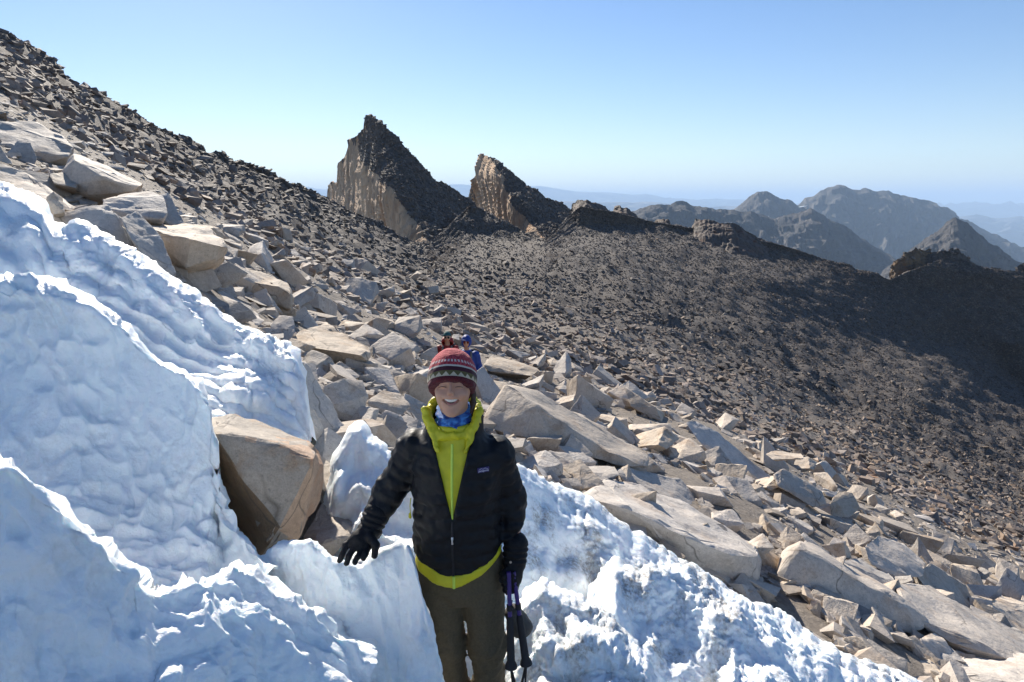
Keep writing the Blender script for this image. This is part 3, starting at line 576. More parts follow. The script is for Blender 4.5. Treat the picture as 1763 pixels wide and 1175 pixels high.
H("rounded grey stone beside the great flat pale slab", 5.7, [(1584, 1100, .1), (1604, 1090, .3), (1630, 1105, .25), (1642, 1130, .1), (1625, 1144, -.05), (1590, 1132, -.05)])
H("humped pale stone under the great flat slab", 5.1, [(1535, 1160, .1), (1560, 1138, .4), (1600, 1134, .4), (1622, 1158, .2), (1610, 1190, 0), (1545, 1195, -.05)])
H("low banded stone running out below the great flat slab", 5.2, [(1635, 1156, .2), (1680, 1145, .5), (1790, 1150, .5), (1800, 1185, .0), (1650, 1190, -.05)])
H("dark wedge stone in the gap under the oblong boulder", 5.9, [(1540, 1098, .1), (1568, 1080, .3), (1590, 1110, .2), (1582, 1132, 0), (1552, 1125, -.05)])
H("flat pale flagstone on the rubble above the oblong boulder", 9.2, [(1384, 925, .1), (1410, 906, .6), (1440, 918, .6), (1442, 940, .2), (1410, 950, -.05)])
H("white rounded block perched on the outer edge of the rubble", 10.6, [(1428, 868, .1), (1444, 844, .4), (1468, 848, .4), (1480, 875, .2), (1462, 892, -.05), (1432, 888, -.05)])
H("long reddish slab leaning on the outer edge of the rubble", 10.4, [(1332, 818, .2), (1350, 806, .4), (1415, 846, .3), (1424, 868, .1), (1400, 874, -.05), (1340, 838, -.08)])
H("flat capstone lying across two stones near the granite blade", 12.0, [(1318, 782, .2), (1336, 776, .6), (1380, 780, .6), (1384, 790, .2), (1330, 792, -.05)])
H("brown sided block behind the rippled slab", 9.0, [(1126, 815, .1), (1150, 803, .5), (1205, 818, .6), (1232, 850, .3), (1215, 866, -.05), (1140, 840, -.05)])
H("narrow flat stone in front of the massive smooth slab", 6.9, [(988, 812, .1), (1010, 803, .3), (1060, 802, .4), (1066, 818, .1), (1040, 828, -.05), (995, 824, -.05)])
H("pale flat boulder on the trail behind the two hikers", 15.0, [(832, 628, .1), (846, 612, 1.0), (905, 625, 1.2), (930, 638, .5), (915, 648, 0), (840, 640, -.1)])
H("squat pale stone right of the maroon hat below the flat boulder", 11.5, [(838, 668, .1), (850, 655, .4), (872, 660, .4), (880, 672, .1), (860, 680, -.05)])
# ------------------------------------------------------------------ loose rocks: individuals, then rubble and talus
def in_poly(pts, poly):
    pts = np.asarray(pts, float); poly = np.asarray(poly, float); x, y = pts[:, 0], pts[:, 1]; ins = np.zeros(len(pts), bool)
    j = len(poly)-1
    for i in range(len(poly)):
        xi, yi = poly[i]; xj, yj = poly[j]
        ins ^= ((yi > y) != (yj > y)) & (x < (xj-xi)*(y-yi)/(yj-yi+1e-9)+xi); j = i
    return ins
def block_pts(r, n=10, flat=0.6):
    """corner cloud of one broken block"""
    b = np.array([[sx, sy, sz] for sx in (-1, 1) for sy in (-1, 1) for sz in (-1, 1)], float)*np.array([0.5, 0.36, 0.5*flat])
    b[:, 2] *= 0.6; b += r.normal(scale=0.085, size=b.shape)
    b[:, 0] += b[:, 2]*r.normal(scale=0.35); b[:, 1] += b[:, 2]*r.normal(scale=0.3)
    e = r.uniform(-1, 1, size=(max(0, n-8), 3)); e /= np.abs(e).max(1, keepdims=True)+1e-9
    return np.concatenate([b, e*np.array([0.46, 0.36, 0.26*flat])*r.uniform(0.9, 1.25, (len(e), 1))]) if n > 8 else b
NEAR = [(300, 395), (420, 390), (560, 430), (700, 470), (830, 560), (960, 610), (1180, 715), (1330, 755), (1480, 850), (1600, 925), (1763, 1000), (1763, 1175), (1560, 1175), (1300, 1035), (1000, 850), (880, 790), (830, 700), (720, 740), (560, 740), (480, 590), (330, 470)]
protos = [rock_mesh("rock", block_pts(np.random.default_rng(100+k), 11, 0.45+0.06*(k % 8)), 0.03, k, 0.15, 0.011, M['rock'])[0] for k in range(18)]
r_ = np.random.default_rng(77)
cu = r_.uniform(240, 1763, 26000); cv = r_.uniform(330, 1175, 26000)
k_ = in_poly(np.stack([cu, cv], -1), NEAR); cu, cv = cu[k_], cv[k_]
cd = tdepth(cu, cv); cs = np.exp(r_.normal(math.log(0.23), 0.5, len(cu))); cs = np.clip(cs, 0.1, 1.0)
px = FPX*cs/cd; o_ = np.argsort(-px*r_.uniform(0.55, 1, len(px)))
cov = np.zeros(len(cu), bool)
for hp in HERO_PX:
    c = hp.mean(0); cov |= in_poly(np.stack([cu, cv], -1), c+(hp-c)*1.02)
cov |= (cu > 740) & (cu < 842) & (cv > 575) & (cv < 690)
acc = []
for i in o_:
    if px[i] < 10 or px[i] > 62 or cov[i]: continue
    if all((cu[i]-cu[j])**2/1.0 + ((cv[i]-cv[j])*1.5)**2 > (0.40*(px[i]+px[j]))**2 for j in acc): acc.append(i)
    if len(acc) >= 292: break
IND = surf_pt(cu[acc], cv[acc])
import re
def short(s): return re.split(r' (?:with|wedged|in|behind|tucked|beside|perched|just|overhanging|under|resting|jutting|highest|dipping|below|cut|standing|leaning|lying|partly|running|on|at|angled|near|above|right|between) ', s)[0]
HC_ = np.array([h.mean(0) for h in HERO_PX])
LBL = {0: ("loose granite block on the talus between upper snow and two hikers", "loose blocks on the talus above the trail"),
       1: ("loose granite block in the rubble belt beyond the right snow bank", "loose blocks in the rubble belt")}
for n, i in enumerate(acc):
    o = bpy.data.objects.new("rock", protos[r_.integers(len(protos))]); COL.objects.link(o)
    s = cs[i]*1.12; g = 0 if cu[i] < 835 else 1
    o.location = Vector(IND[n]) + Vector((0, 0, 0.10*s))
    o.rotation_euler = (r_.normal(0, 0.2)+0.06, r_.normal(0.36, 0.2), r_.uniform(0, 6.28))
    o.scale = (s*r_.uniform(0.85, 1.25), s*r_.uniform(0.8, 1.2), s*r_.uniform(0.75, 1.3))
    o["category"] = "rock"
    big = "large" if px[i] > 36 else "medium" if px[i] > 20 else "small"
    hn = int(np.argmin((HC_[:, 0]-cu[i])**2+(1.3*(HC_[:, 1]-cv[i]))**2)); g = 0 if HC_[hn, 0] < 830 else 1; o["group"] = LBL[g][1]; rel = "above" if cv[i] < HC_[hn, 1]-12 else "below" if cv[i] > HC_[hn, 1]+12 else "beside"
    o["label"] = f"{big} {'flat' if o.scale[2] < 0.95*s else 'chunky'} loose granite block {rel} the {short(HERO_NAME[hn])}"

LOW = []
for k in range(28):
    bm = bmesh.new()
    for p in block_pts(np.random.default_rng(300+k), 8 + (k % 3), 0.4+0.05*(k % 9)): bm.verts.new(p)
    r = bmesh.ops.convex_hull(bm, input=bm.verts)
    j = [g for g in set(r['geom_interior']) | set(r['geom_unused']) if isinstance(g, bmesh.types.BMVert)]
    if j: bmesh.ops.delete(bm, geom=j, context='VERTS')
    bmesh.ops.triangulate(bm, faces=bm.faces[:]); bm.verts.index_update()
    LOW.append((np.array([v.co for v in bm.verts]), np.array([[v.index for v in f.verts] for f in bm.faces]))); bm.free()
def scatter(name, pos, size, mat, seed, tilt=0.22, sink=0.08, tall=1.0):
    r = np.random.default_rng(seed); n = len(pos); which = r.integers(len(LOW), size=n); VV, FF, off = [], [], 0
    sx, sy, sz = size*r.uniform(0.8, 1.5, n), size*r.uniform(0.7, 1.2, n), tall*size*r.uniform(0.5, 1.15, n)
    A, B, C = r.uniform(0, 6.28, n), r.normal(0.1, tilt, n), r.normal(0.3, tilt, n)
    ca, sa, cb, sb, cc, sc_ = np.cos(A), np.sin(A), np.cos(B), np.sin(B), np.cos(C), np.sin(C)
    Z = np.zeros(n); O = np.ones(n)
    Rz = np.stack([ca, -sa, Z, sa, ca, Z, Z, Z, O], -1).reshape(-1, 3, 3); Rx = np.stack([O, Z, Z, Z, cb, -sb, Z, sb, cb], -1).reshape(-1, 3, 3)
    Ry = np.stack([cc, Z, sc_, Z, O, Z, -sc_, Z, cc], -1).reshape(-1, 3, 3); R = Ry @ Rx @ Rz
    for k, (v, f) in enumerate(LOW):
        idx = np.nonzero(which == k)[0]
        if not len(idx): continue
        s = np.stack([sx[idx], sy[idx], sz[idx]], -1)
        w = np.einsum('nij,nmj->nmi', R[idx], v[None]*s[:, None]) + pos[idx][:, None]; w[..., 2] += (sink*size[idx])[:, None]
        VV.append(w.reshape(-1, 3)); FF.append((f[None]+(np.arange(len(idx))*len(v))[:, None, None]).reshape(-1, 3)+off); off += len(idx)*len(v)
    return link(name, mesh_np(name, np.concatenate(VV), np.concatenate(FF)), mat, kind="stuff")
# rubble between and around the blocks
cu = r_.uniform(-60, 1800, 60000); cv = r_.uniform(150, 1200, 60000)
cd = tdepth(cu, cv); k_ = (cd < 24) & (cd > 4) & (cv > interp(SKY, cu)+4) & (r_.uniform(0, 1, len(cu)) < 0.95); cu, cv, cd = cu[k_], cv[k_], cd[k_]
cs = np.clip(np.exp(r_.normal(math.log(0.07), 0.65, len(cu))), 0.03, 0.4); cs = np.maximum(cs, 3.2*cd/FPX)
cov = np.zeros(len(cu), bool)
for hp in HERO_PX:
    c = hp.mean(0); cov |= in_poly(np.stack([cu, cv], -1), c+(hp-c)*0.9)
cu, cv, cd, cs = cu[~cov], cv[~cov], cd[~cov], cs[~cov]
scatter("rubble", surf_pt(cu, cv), cs, M['rubble'], 5)
# the great talus slope
NT_ = 300000
cu = r_.uniform(-120, 1860, NT_); S_ = interp(SKY, cu); cv = S_ + (1100-S_)*r_.uniform(0, 1, NT_)**1.25
cd = tdepth(cu, cv); cs = np.clip(np.exp(r_.normal(math.log(0.15), 0.52, NT_)), 0.1, 1.6)
left = np.clip((900-cu)/350, 0, 1); cs *= 1+0.6*left
pxm = np.clip(FPX*0.17*(1+0.6*left)/cd, 2.5, 22)
k_ = (cd > 19) & (r_.uniform(0, 1, NT_) < (2.6/pxm)**1.35); cu, cv, cd, cs = cu[k_], cv[k_], cd[k_], cs[k_]
cs = np.clip(cs, 2.0*cd/FPX, np.where(cd > 30, 11, 20)*cd/FPX); print("talus", len(cu))
pos = surf_pt(cu, cv)
pp, ss = [pos], [cs]
for (U, V, W, m), nn in ((pn1, 7000), (pn2, 4500)):
    rr, ccs = np.nonzero(m); q = r_.integers(len(rr), size=nn); a = r_.uniform(0, 1, (nn, 2))
    p0 = W[rr[q], ccs[q]]; pp.append(p0 + (W[rr[q]+1, ccs[q]]-p0)*a[:, :1] + (W[rr[q], np.minimum(ccs[q]+1, W.shape[1]-1)]-p0)*a[:, 1:])
    ss.append(np.clip(np.exp(r_.normal(math.log(0.42), 0.35, nn)), 0.3, 0.9))
for o, W in CR:
    W = W[6:]; nn = 900; a = r_.integers(0, W.shape[0], nn); b = r_.integers(0, W.shape[1], nn); pp.append(W[a, b]); ss.append(np.clip(np.exp(r_.normal(math.log(0.4), 0.4, nn)), 0.25, 1.0))
print("talus rocks", sum(len(q) for q in pp))
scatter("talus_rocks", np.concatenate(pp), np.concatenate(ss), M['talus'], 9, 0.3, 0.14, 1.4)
# ------------------------------------------------------------------ people: signed distances meshed to one continuous surface
def surfnet(sdf, lo, hi, h):
    lo = np.array(lo, float); n = np.maximum(4, np.ceil((np.array(hi)-lo)/h).astype(int)+1)
    ax = [lo[k]+h*np.arange(n[k]) for k in range(3)]
    G = np.stack(np.meshgrid(*ax, indexing='ij'), -1).reshape(-1, 3)
    Fv = np.concatenate([sdf(G[s:s+400000]) for s in range(0, len(G), 400000)]).reshape(n)
    S = Fv < 0; c = np.zeros(n-1, int)
    cor = [(i, j, k) for i in (0, 1) for j in (0, 1) for k in (0, 1)]
    sl = lambda i, j, k: (slice(i, n[0]-1+i), slice(j, n[1]-1+j), slice(k, n[2]-1+k))
    for q in cor: c += S[sl(*q)]
    act = (c > 0) & (c < 8); A = np.argwhere(act); idx = -np.ones(n-1, int); idx[act] = np.arange(len(A))
    acc = np.zeros((len(A), 3)); cnt = np.zeros(len(A))
    for a in cor:
        for ax_ in range(3):
            if a[ax_]: continue
            b = list(a); b[ax_] = 1
            fa = Fv[tuple((A+a).T)]; fb = Fv[tuple((A+b).T)]; m = (fa < 0) != (fb < 0)
            t = np.where(m, fa/(fa-fb+1e-20), 0); p = np.tile(np.array(a, float), (len(A), 1)); p[:, ax_] = t
            acc[m] += p[m]; cnt[m] += 1
    V = lo + h*(A + acc/np.maximum(cnt, 1)[:, None]); F = []
    for ax_ in range(3):
        o1, o2 = [(1, 2), (2, 0), (0, 1)][ax_]
        m = [slice(1, n[k]-1) for k in range(3)]; m[ax_] = slice(0, n[ax_]-1); m2 = list(m); m2[ax_] = slice(1, n[ax_])
        s0 = S[tuple(m)]; s1 = S[tuple(m2)]; E = np.argwhere(s0 != s1); off = np.array([1, 1, 1]); off[ax_] = 0; E0 = E+off
        sg = s0[tuple(E.T)]
        def cell(d1, d2):
            q = E0.copy(); q[:, o1] -= d1; q[:, o2] -= d2; return idx[tuple(q.T)]
        f = np.stack([cell(1, 1), cell(0, 1), cell(0, 0), cell(1, 0)], -1); f[~sg] = f[~sg][:, ::-1]; F.append(f)
    F = np.concatenate(F); F = F[(F >= 0).all(1)]
    return V, F
def smin(a, b, k):
    h = np.clip(0.5+0.5*(b-a)/k, 0, 1); return b*(1-h)+a*h-k*h*(1-h)
def smax(a, b, k): return -smin(-a, -b, k)
def ell(p, c, r):
    q = (p-np.array(c))/np.array(r); l = np.sqrt((q*q).sum(1))+1e-9; g = np.sqrt(((q/np.array(r))**2).sum(1))+1e-9
    return l*(l-1)/g
def seg(p, a, b, ra, rb):
    a = np.array(a, float); b = np.array(b, float); ab = b-a; t = np.clip(((p-a)@ab)/(ab@ab), 0, 1)
    return np.linalg.norm(p-a-t[:, None]*ab, axis=1) - (ra+(rb-ra)*t)
def chain(p, pts, rs, k=0.01):
    d = None
    for i in range(len(pts)-1):
        e = seg(p, pts[i], pts[i+1], rs[i], rs[i+1]); d = e if d is None else smin(d, e, k)
    return d
def along(p, pts):
    """arc length along a limb"""
    best = np.full(len(p), 9.0); s = np.zeros(len(p)); acc = 0
    for a, b in zip(pts[:-1], pts[1:]):
        a = np.array(a, float); b = np.array(b, float); ab = b-a; L = np.linalg.norm(ab); t = np.clip(((p-a)@ab)/(L*L), 0, 1)
        d = np.linalg.norm(p-a-t[:, None]*ab, axis=1); m = d < best; best[m] = d[m]; s[m] = acc+t[m]*L; acc += L
    return s
def tube_z(p, zs, cx, cy, a, b):
    """upright body of elliptic section"""
    z = p[:, 2]; X = p[:, 0]-np.interp(z, zs, cx); Y = p[:, 1]-np.interp(z, zs, cy); A = np.interp(z, zs, a); B = np.interp(z, zs, b)
    l = np.sqrt((X/A)**2+(Y/B)**2)+1e-9; g = np.sqrt((X/A/A)**2+(Y/B/B)**2)+1e-9
    d = l*(l-1)/g; return np.maximum(d, np.maximum(zs[0]-z, z-zs[-1]))
def sdf_part(name, sdf, lo, hi, h, mat, parent, smooth=True, **props):
    V, F = surfnet(sdf, lo, hi, h)
    return link(name, mesh_np(name, V, F, smooth), mat, parent, **props)
def box_mesh(name, size, bevel=0.0, seg=2):
    bm = bmesh.new(); bmesh.ops.create_cube(bm, size=1.0)
    for v in bm.verts: v.co = Vector((v.co.x*size[0], v.co.y*size[1], v.co.z*size[2]))
    if bevel: bmesh.ops.bevel(bm, geom=bm.edges[:], offset=bevel, segments=seg, affect='EDGES', profile=0.5)
    me = bpy.data.meshes.new(name); bm.to_mesh(me); bm.free(); return me
def tube_mesh(name, pts, rs, n=12, cap=True):
    pts = [Vector(p) for p in pts]; V, F = [], []
    for i, p in enumerate(pts):
        d = (pts[min(i+1, len(pts)-1)]-pts[max(i-1, 0)]).normalized(); x = d.orthogonal().normalized() if i == 0 else (x - d*x.dot(d)).normalized(); y = d.cross(x)
        for k in range(n): V.append(p+rs[i]*(x*math.cos(2*math.pi*k/n)+y*math.sin(2*math.pi*k/n)))
    for i in range(len(pts)-1):
        for k in range(n): F.append((i*n+k, i*n+(k+1) % n, (i+1)*n+(k+1) % n, (i+1)*n+k))
    if cap: F += [tuple(range(n))[::-1], tuple((len(pts)-1)*n+k for k in range(n))]
    me = bpy.data.meshes.new(name); me.from_pydata([tuple(v) for v in V], [], F); me.update()
    me.polygons.foreach_set("use_smooth", np.ones(len(me.polygons), bool))
    try: me.set_sharp_from_angle(angle=math.radians(40))
    except Exception: pass
    return me

O_ = np.array([-0.2, 2.45, -2.19])
def L(u, v, y): return P(u, v, y)-O_
M['nylon'] = plain("black_quilted_nylon", (0.003, 0.0035, 0.006), 0.58, 0.2, 40, 0.25, Specular_IOR_Level=0.3)
M['glove'] = plain("black_glove_fabric", (0.007, 0.007, 0.009), 0.65, 0.25, 90, 0.4, Specular_IOR_Level=0.25)
M['lime'] = plain("lime_shell_fabric", (0.60, 0.54, 0.012), 0.5, 0.08, 30, 0.2)
M['lime_zip'] = plain("pale_lime_zip_tape", (0.62, 0.80, 0.10), 0.45, 0.05)
M['pants'] = plain("olive_brown_trousers", (0.105, 0.082, 0.050), 0.8, 0.15, 120, 0.3, Specular_IOR_Level=0.2)
M['metal'] = plain("brushed_metal", (0.55, 0.56, 0.58), 0.3, 0.05, metal=1.0)
M['dark_rubber'] = plain("black_grip_foam", (0.012, 0.011, 0.014), 0.7, 0.2, 150, 0.3)
M['purple'] = plain("purple_pole_shaft", (0.045, 0.022, 0.16), 0.28, 0.1)
M['sack'] = plain("grey_sack_cloth", (0.075, 0.066, 0.056), 0.8, 0.2, 60, 0.3)
M['patch'] = plain("purple_label_patch", (0.05, 0.03, 0.13), 0.6, 0.05)
M['white_ink'] = plain("pale_label_thread", (0.65, 0.62, 0.72), 0.6, 0.0)
M['teeth'] = plain("teeth", (0.80, 0.76, 0.68), 0.25, 0.04)
M['mouth'] = plain("mouth_inside", (0.16, 0.03, 0.03), 0.5, 0.1)
M['lips'] = plain("lips", (0.42, 0.16, 0.14), 0.45, 0.08)
M['hair'] = plain("brown_hair", (0.06, 0.032, 0.018), 0.5, 0.4, 200, 0.5)
M['boot'] = plain("brown_boot_leather", (0.07, 0.05, 0.035), 0.6, 0.2, 60, 0.3)
def skin_mat():
    t = NT("skin"); v = t.coord("Object")
    c = t.mix(t.ramp(t.noise(v, 22, 4, 0.6), [(0.35, 0.0), (0.7, 1.0)]), (0.56, 0.29, 0.185), (0.64, 0.345, 0.225))
    n = t.bump(t.noise(v, 300, 3, 0.6), 0.15, 0.001)
    m = t.set(c, 0.48, n, Subsurface_Weight=0.25, Subsurface_Scale=0.008); t.b.inputs["Subsurface Radius"].default_value = (1, 0.4, 0.25); return m
M['skin'] = skin_mat()
def gaiter_mat():
    t = NT("blue_gaiter_cloth"); v = t.coord("Object")
    c = t.mix(t.ramp(t.noise(v, 42, 3, 0.5), [(0.42, 0.0), (0.58, 1.0)]), (0.015, 0.06, 0.28), (0.07, 0.25, 0.60))
    return t.set(c, 0.7, t.bump(t.noise(v, 25, 3, 0.5), 0.5, 0.01))
M['gaiter'] = gaiter_mat()
def hat_mat():
    """knitted bands: pink crown, cream line, maroon, cream and olive zigzag, dark red cuff"""
    t = NT("knitted_hat_wool"); v = t.coord("Object"); sp = t.n.new("ShaderNodeSeparateXYZ"); t.l(v, sp.inputs[0]); x, y, z = sp.outputs
    zz = t.math('ADD', z, t.math('MULTIPLY', t.math('ADD', y, 0.0), 0.62))           # bands follow the tilt of the brim
    ang = t.math('ARCTAN2', t.math('ADD', x, 0.022), t.math('MULTIPLY', y, -1.0))
    zig = t.math('MULTIPLY', t.math('PINGPONG', t.math('MULTIPLY', ang, 3.2), 0.5), 0.034)
    def band(lo, hi): return t.math('MULTIPLY', t.math('GREATER_THAN', zz, lo), t.math('LESS_THAN', zz, hi))
    knit = t.noise(v, 240, 2, 0.5)
    pink = t.mix(t.ramp(knit, [(0.42, 0.0), (0.58, 1.0)]), (0.26, 0.008, 0.02), (0.52, 0.06, 0.075))
    red = t.mix(t.ramp(knit, [(0.45, 0.0), (0.6, 1.0)]), (0.062, 0.003, 0.008), (0.12, 0.006, 0.014))
    c = t.mix(t.math('GREATER_THAN', zz, HAT_Z+0.062), red, pink)
    c = t.mix(band(HAT_Z+0.058, HAT_Z+0.066), c, (0.55, 0.48, 0.40))
    dots = t.math('MULTIPLY', band(HAT_Z+0.080, HAT_Z+0.092), t.math('GREATER_THAN', t.math('PINGPONG', t.math('MULTIPLY', ang, 5.0), 0.5), 0.22))
    c = t.mix(dots, c, (0.58, 0.46, 0.42))
    c = t.mix(band(HAT_Z+0.040, HAT_Z+0.058), c, (0.045, 0.003, 0.014))
    pat = t.math('GREATER_THAN', t.math('SUBTRACT', zz, HAT_Z+0.018), zig)
    c = t.mix(band(HAT_Z+0.016, HAT_Z+0.040), c, t.mix(pat, (0.50, 0.42, 0.30), (0.10, 0.085, 0.03)))
    w = t.n.new("ShaderNodeTexWave"); w.wave_type = 'BANDS'; w.bands_direction = 'Z'; w.inputs["Scale"].default_value = 70; w.inputs["Distortion"].default_value = 3.0; t.l(v, w.inputs["Vector"])
    return t.set(c, 0.9, t.bump(w.outputs["Fac"], 0.25, 0.002, t.bump(knit, 0.6, 0.003)), Sheen_Weight=0.08)
HAT_Z = 1.515

def baffle(s, pitch, h): return h*(np.abs(np.sin(math.pi*s/pitch))**0.55 - 0.5)
def wr(p, f, a, seed=0.0): return a*fbm(p*f+seed, 3, 0.5)

woman = bpy.data.objects.new("person", None); COL.objects.link(woman); woman.location = O_
woman["label"] = "smiling hiker in black quilted jacket and maroon knit hat, hand on snow"; woman["category"] = "person"
# --- joints
SHL, SHR = np.array([-0.168, 0.02, 1.285]), np.array([0.142, 0.02, 1.262])
ELL, WRL = L(672, 845, 2.47), L(638, 908, 2.40)
ELR, WRR = L(879, 858, 2.50), L(886, 962, 2.43)
HIPL, KNL, ANL = np.array([-0.082, 0.01, 0.80]), np.array([-0.062, -0.01, 0.47]), np.array([-0.03, 0.03, 0.10])
HIPR, KNR, ANR = np.array([0.076, 0.01, 0.80]), np.array([0.098, -0.02, 0.47]), np.array([0.118, 0.01, 0.10])
HC = np.array([-0.020, 0.0, 1.535])
def head_sdf(p):
    q = p - HC
    d = ell(q, (0, 0.012, 0.02), (0.074, 0.092, 0.098))
    d = smin(d, ell(q, (0, -0.030, -0.045), (0.057, 0.058, 0.062)), 0.03)            # jaw
    d = smin(d, ell(q, (0, -0.072, -0.090), (0.024, 0.018, 0.017)), 0.025)           # chin
    for s in (-1, 1):
        d = smin(d, ell(q, (s*0.038, -0.066, -0.022), (0.020, 0.018, 0.018)), 0.016)  # raised cheeks of a smile
        d = smin(d, ell(q, (s*0.028, -0.072, 0.030), (0.022, 0.012, 0.008)), 0.012)   # brow
        d = smax(d, -ell(q, (s*0.030, -0.098, 0.012), (0.015, 0.014, 0.008)), 0.010)  # eye socket
        d = smin(d, ell(q, (s*0.030, -0.074, 0.013), (0.014, 0.010, 0.008)), 0.004)   # squeezed lid
        d = smax(d, -ell(q, (s*0.030, -0.0865, 0.0105), (0.013, 0.004, 0.0014)), 0.002)
        d = smin(d, ell(q, (s*0.074, 0.012, -0.010), (0.010, 0.018, 0.030)), 0.008)   # ear
        d = smin(d, ell(q, (s*0.0085, -0.096, -0.010), (0.0065, 0.008, 0.006)), 0.005)  # nostril wing
    d = smin(d, seg(q, (0, -0.084, 0.022), (0, -0.106, -0.004), 0.0055, 0.0078), 0.010)  # nose
    d = smin(d, ell(q, (0, -0.082, -0.028), (0.026, 0.014, 0.010)), 0.012)
    for s in (-1, 1): d = smax(d, -chain(q, [np.array(k_) for k_ in ((s*0.017, -0.098, -0.010), (s*0.033, -0.092, -0.030), (s*0.038, -0.082, -0.048))], (0.0028, 0.0034, 0.0022)), 0.005)   # smile fold
    bz = q + np.stack([0*q[:, 0], -9.0*q[:, 0]**2, -6.0*q[:, 0]**2], -1)
    d = smax(d, -ell(bz, (0, -0.092, -0.046), (0.031, 0.027, 0.0115)), 0.003)            # open smile
    return smin(d, seg(p, (-0.018, 0.025, 1.28), (-0.019, 0.012, 1.46), 0.056, 0.052), 0.02)
def body_sdf(p):
    d = tube_z(p, [0.74, 0.80, 0.92, 1.05, 1.16, 1.27, 1.31], [-.003]*7, [0.01]*7, [.13, .145, .125, .13, .14, .13, .06], [.08, .09, .085, .09, .095, .075, .05])
    for pts, rs in (((SHL, ELL, WRL), (.048, .038, .026)), ((SHR, ELR, WRR), (.048, .038, .026)), ((HIPL, KNL, ANL), (.075, .052, .038)), ((HIPR, KNR, ANR), (.075, .052, .038))):
        d = smin(d, chain(p, pts, rs), 0.03)
    m = p[:, 2] > 1.24                       # the head and neck grow out of the same surface
    if m.any(): d[m] = smin(head_sdf(p[m]), d[m], 0.03)
    return d
sdf_part("body", body_sdf, (-0.43, -0.13, 0.03), (0.30, 0.13, 1.66), 0.0042, M['skin'], woman)
MZ = HC+np.array([0, -0.079, -0.0435])
def teeth_sdf(p):
    q = p-MZ; q = q + np.stack([0*q[:, 0], -9.0*q[:, 0]**2, -6.0*q[:, 0]**2], -1); d = ell(q, (0, 0.0075, 0.0022), (0.0285, 0.016, 0.0092)); return d + 0.0008*np.abs(np.sin(q[:, 0]*math.pi/0.0065))**8
sdf_part("teeth", teeth_sdf, MZ-0.03, MZ+0.03, 0.0012, M['teeth'], woman)
sdf_part("mouth", lambda p: ell(p-MZ, (0, 0.020, -0.001), (0.030, 0.018, 0.0115)), MZ-0.04, MZ+0.04, 0.002, M['mouth'], woman)
def lip_sdf(p):
    q = p-MZ; s = np.clip(q[:, 0]/0.031, -1, 1); w = 1-s*s
    up = np.linalg.norm(np.stack([np.zeros(len(q)), q[:, 1]+0.004*w-0.0125*s*s*1.2, q[:, 2]-(0.0088+0.0062*s*s)], -1), axis=1)-(0.0020+0.0006*w)
    lo = np.linalg.norm(np.stack([np.zeros(len(q)), q[:, 1]+0.003*w-0.0125*s*s*1.2, q[:, 2]-(-0.0125+0.0265*s*s)], -1), axis=1)-(0.0022+0.0016*w)
    return np.maximum(smin(up, lo, 0.002), np.abs(q[:, 0])-0.0315)
sdf_part("lips", lip_sdf, MZ-0.035, MZ+0.035, 0.0014, M['lips'], woman)
def lash_sdf(p):
    q = p-HC; d = None
    for s in (-1, 1):
        x = np.clip((q[:, 0]-s*0.030)/0.014, -1, 1); e = np.linalg.norm(np.stack([np.maximum(np.abs(q[:, 0]-s*0.030)-0.0135, 0), q[:, 1]+0.0845-0.004*x*x, q[:, 2]-0.0105+0.003*x*x], -1), axis=1)-0.0013
        d = e if d is None else np.minimum(d, e)
    return d
for s_ in (-1, 1): sdf_part("eyelash", lambda p, s_=s_: np.maximum(lash_sdf(p), -s_*(p[:, 0]-HC[0])), HC+np.array([-.05, -.1, 0]), HC+np.array([.05, -.07, .02]), 0.0011, M['hair'], woman)
sdf_part("hair", lambda p: chain(p, ((0.054, 0.018, 1.53), (0.056, -0.002, 1.46), (0.047, -0.022, 1.415)), (.010, .010, .004))+wr(p, 60, .004), (0.02, -.06, 1.39), (0.09, .05, 1.56), 0.004, M['hair'], woman)
# hat
M['hat'] = hat_mat()
def hat_sdf(p):
    d = ell(p, (-0.022, 0.012, 1.553), (0.092, 0.112, 0.112)); cut = (1.493-0.80*(p[:, 1]))-p[:, 2]
    cuff = np.exp(-((p[:, 2]+0.80*p[:, 1]-1.501)/0.010)**2)*0.004
    return smax(d-cuff, cut*0.75, 0.006) + wr(p, 35, 0.0022)
sdf_part("knit_hat", hat_sdf, (-0.13, -0.13, 1.36), (0.09, 0.15, 1.69), 0.0045, M['hat'], woman)
# neck gaiter
def gaiter_sdf(p):
    q = p-np.array([-0.018, 0.0, 0]); z = p[:, 2]
    r = np.interp(z, [1.30, 1.35, 1.40, 1.44], [0.078, 0.074, 0.068, 0.066])
    d = np.sqrt((q[:, 0])**2+((q[:, 1]-0.004)/1.08)**2)-r + 0.0035*np.sin(z*260+q[:, 0]*60+3*np.sin(q[:, 0]*40)) + wr(p, 30, 0.003)
    return smax(smax(d, z-(1.425+0.35*(p[:, 1]+0.03)), 0.006), (1.315)-z, 0.004)*0.8
sdf_part("neck_gaiter", gaiter_sdf, (-0.12, -0.11, 1.30), (0.085, 0.11, 1.46), 0.004, M['gaiter'], woman)
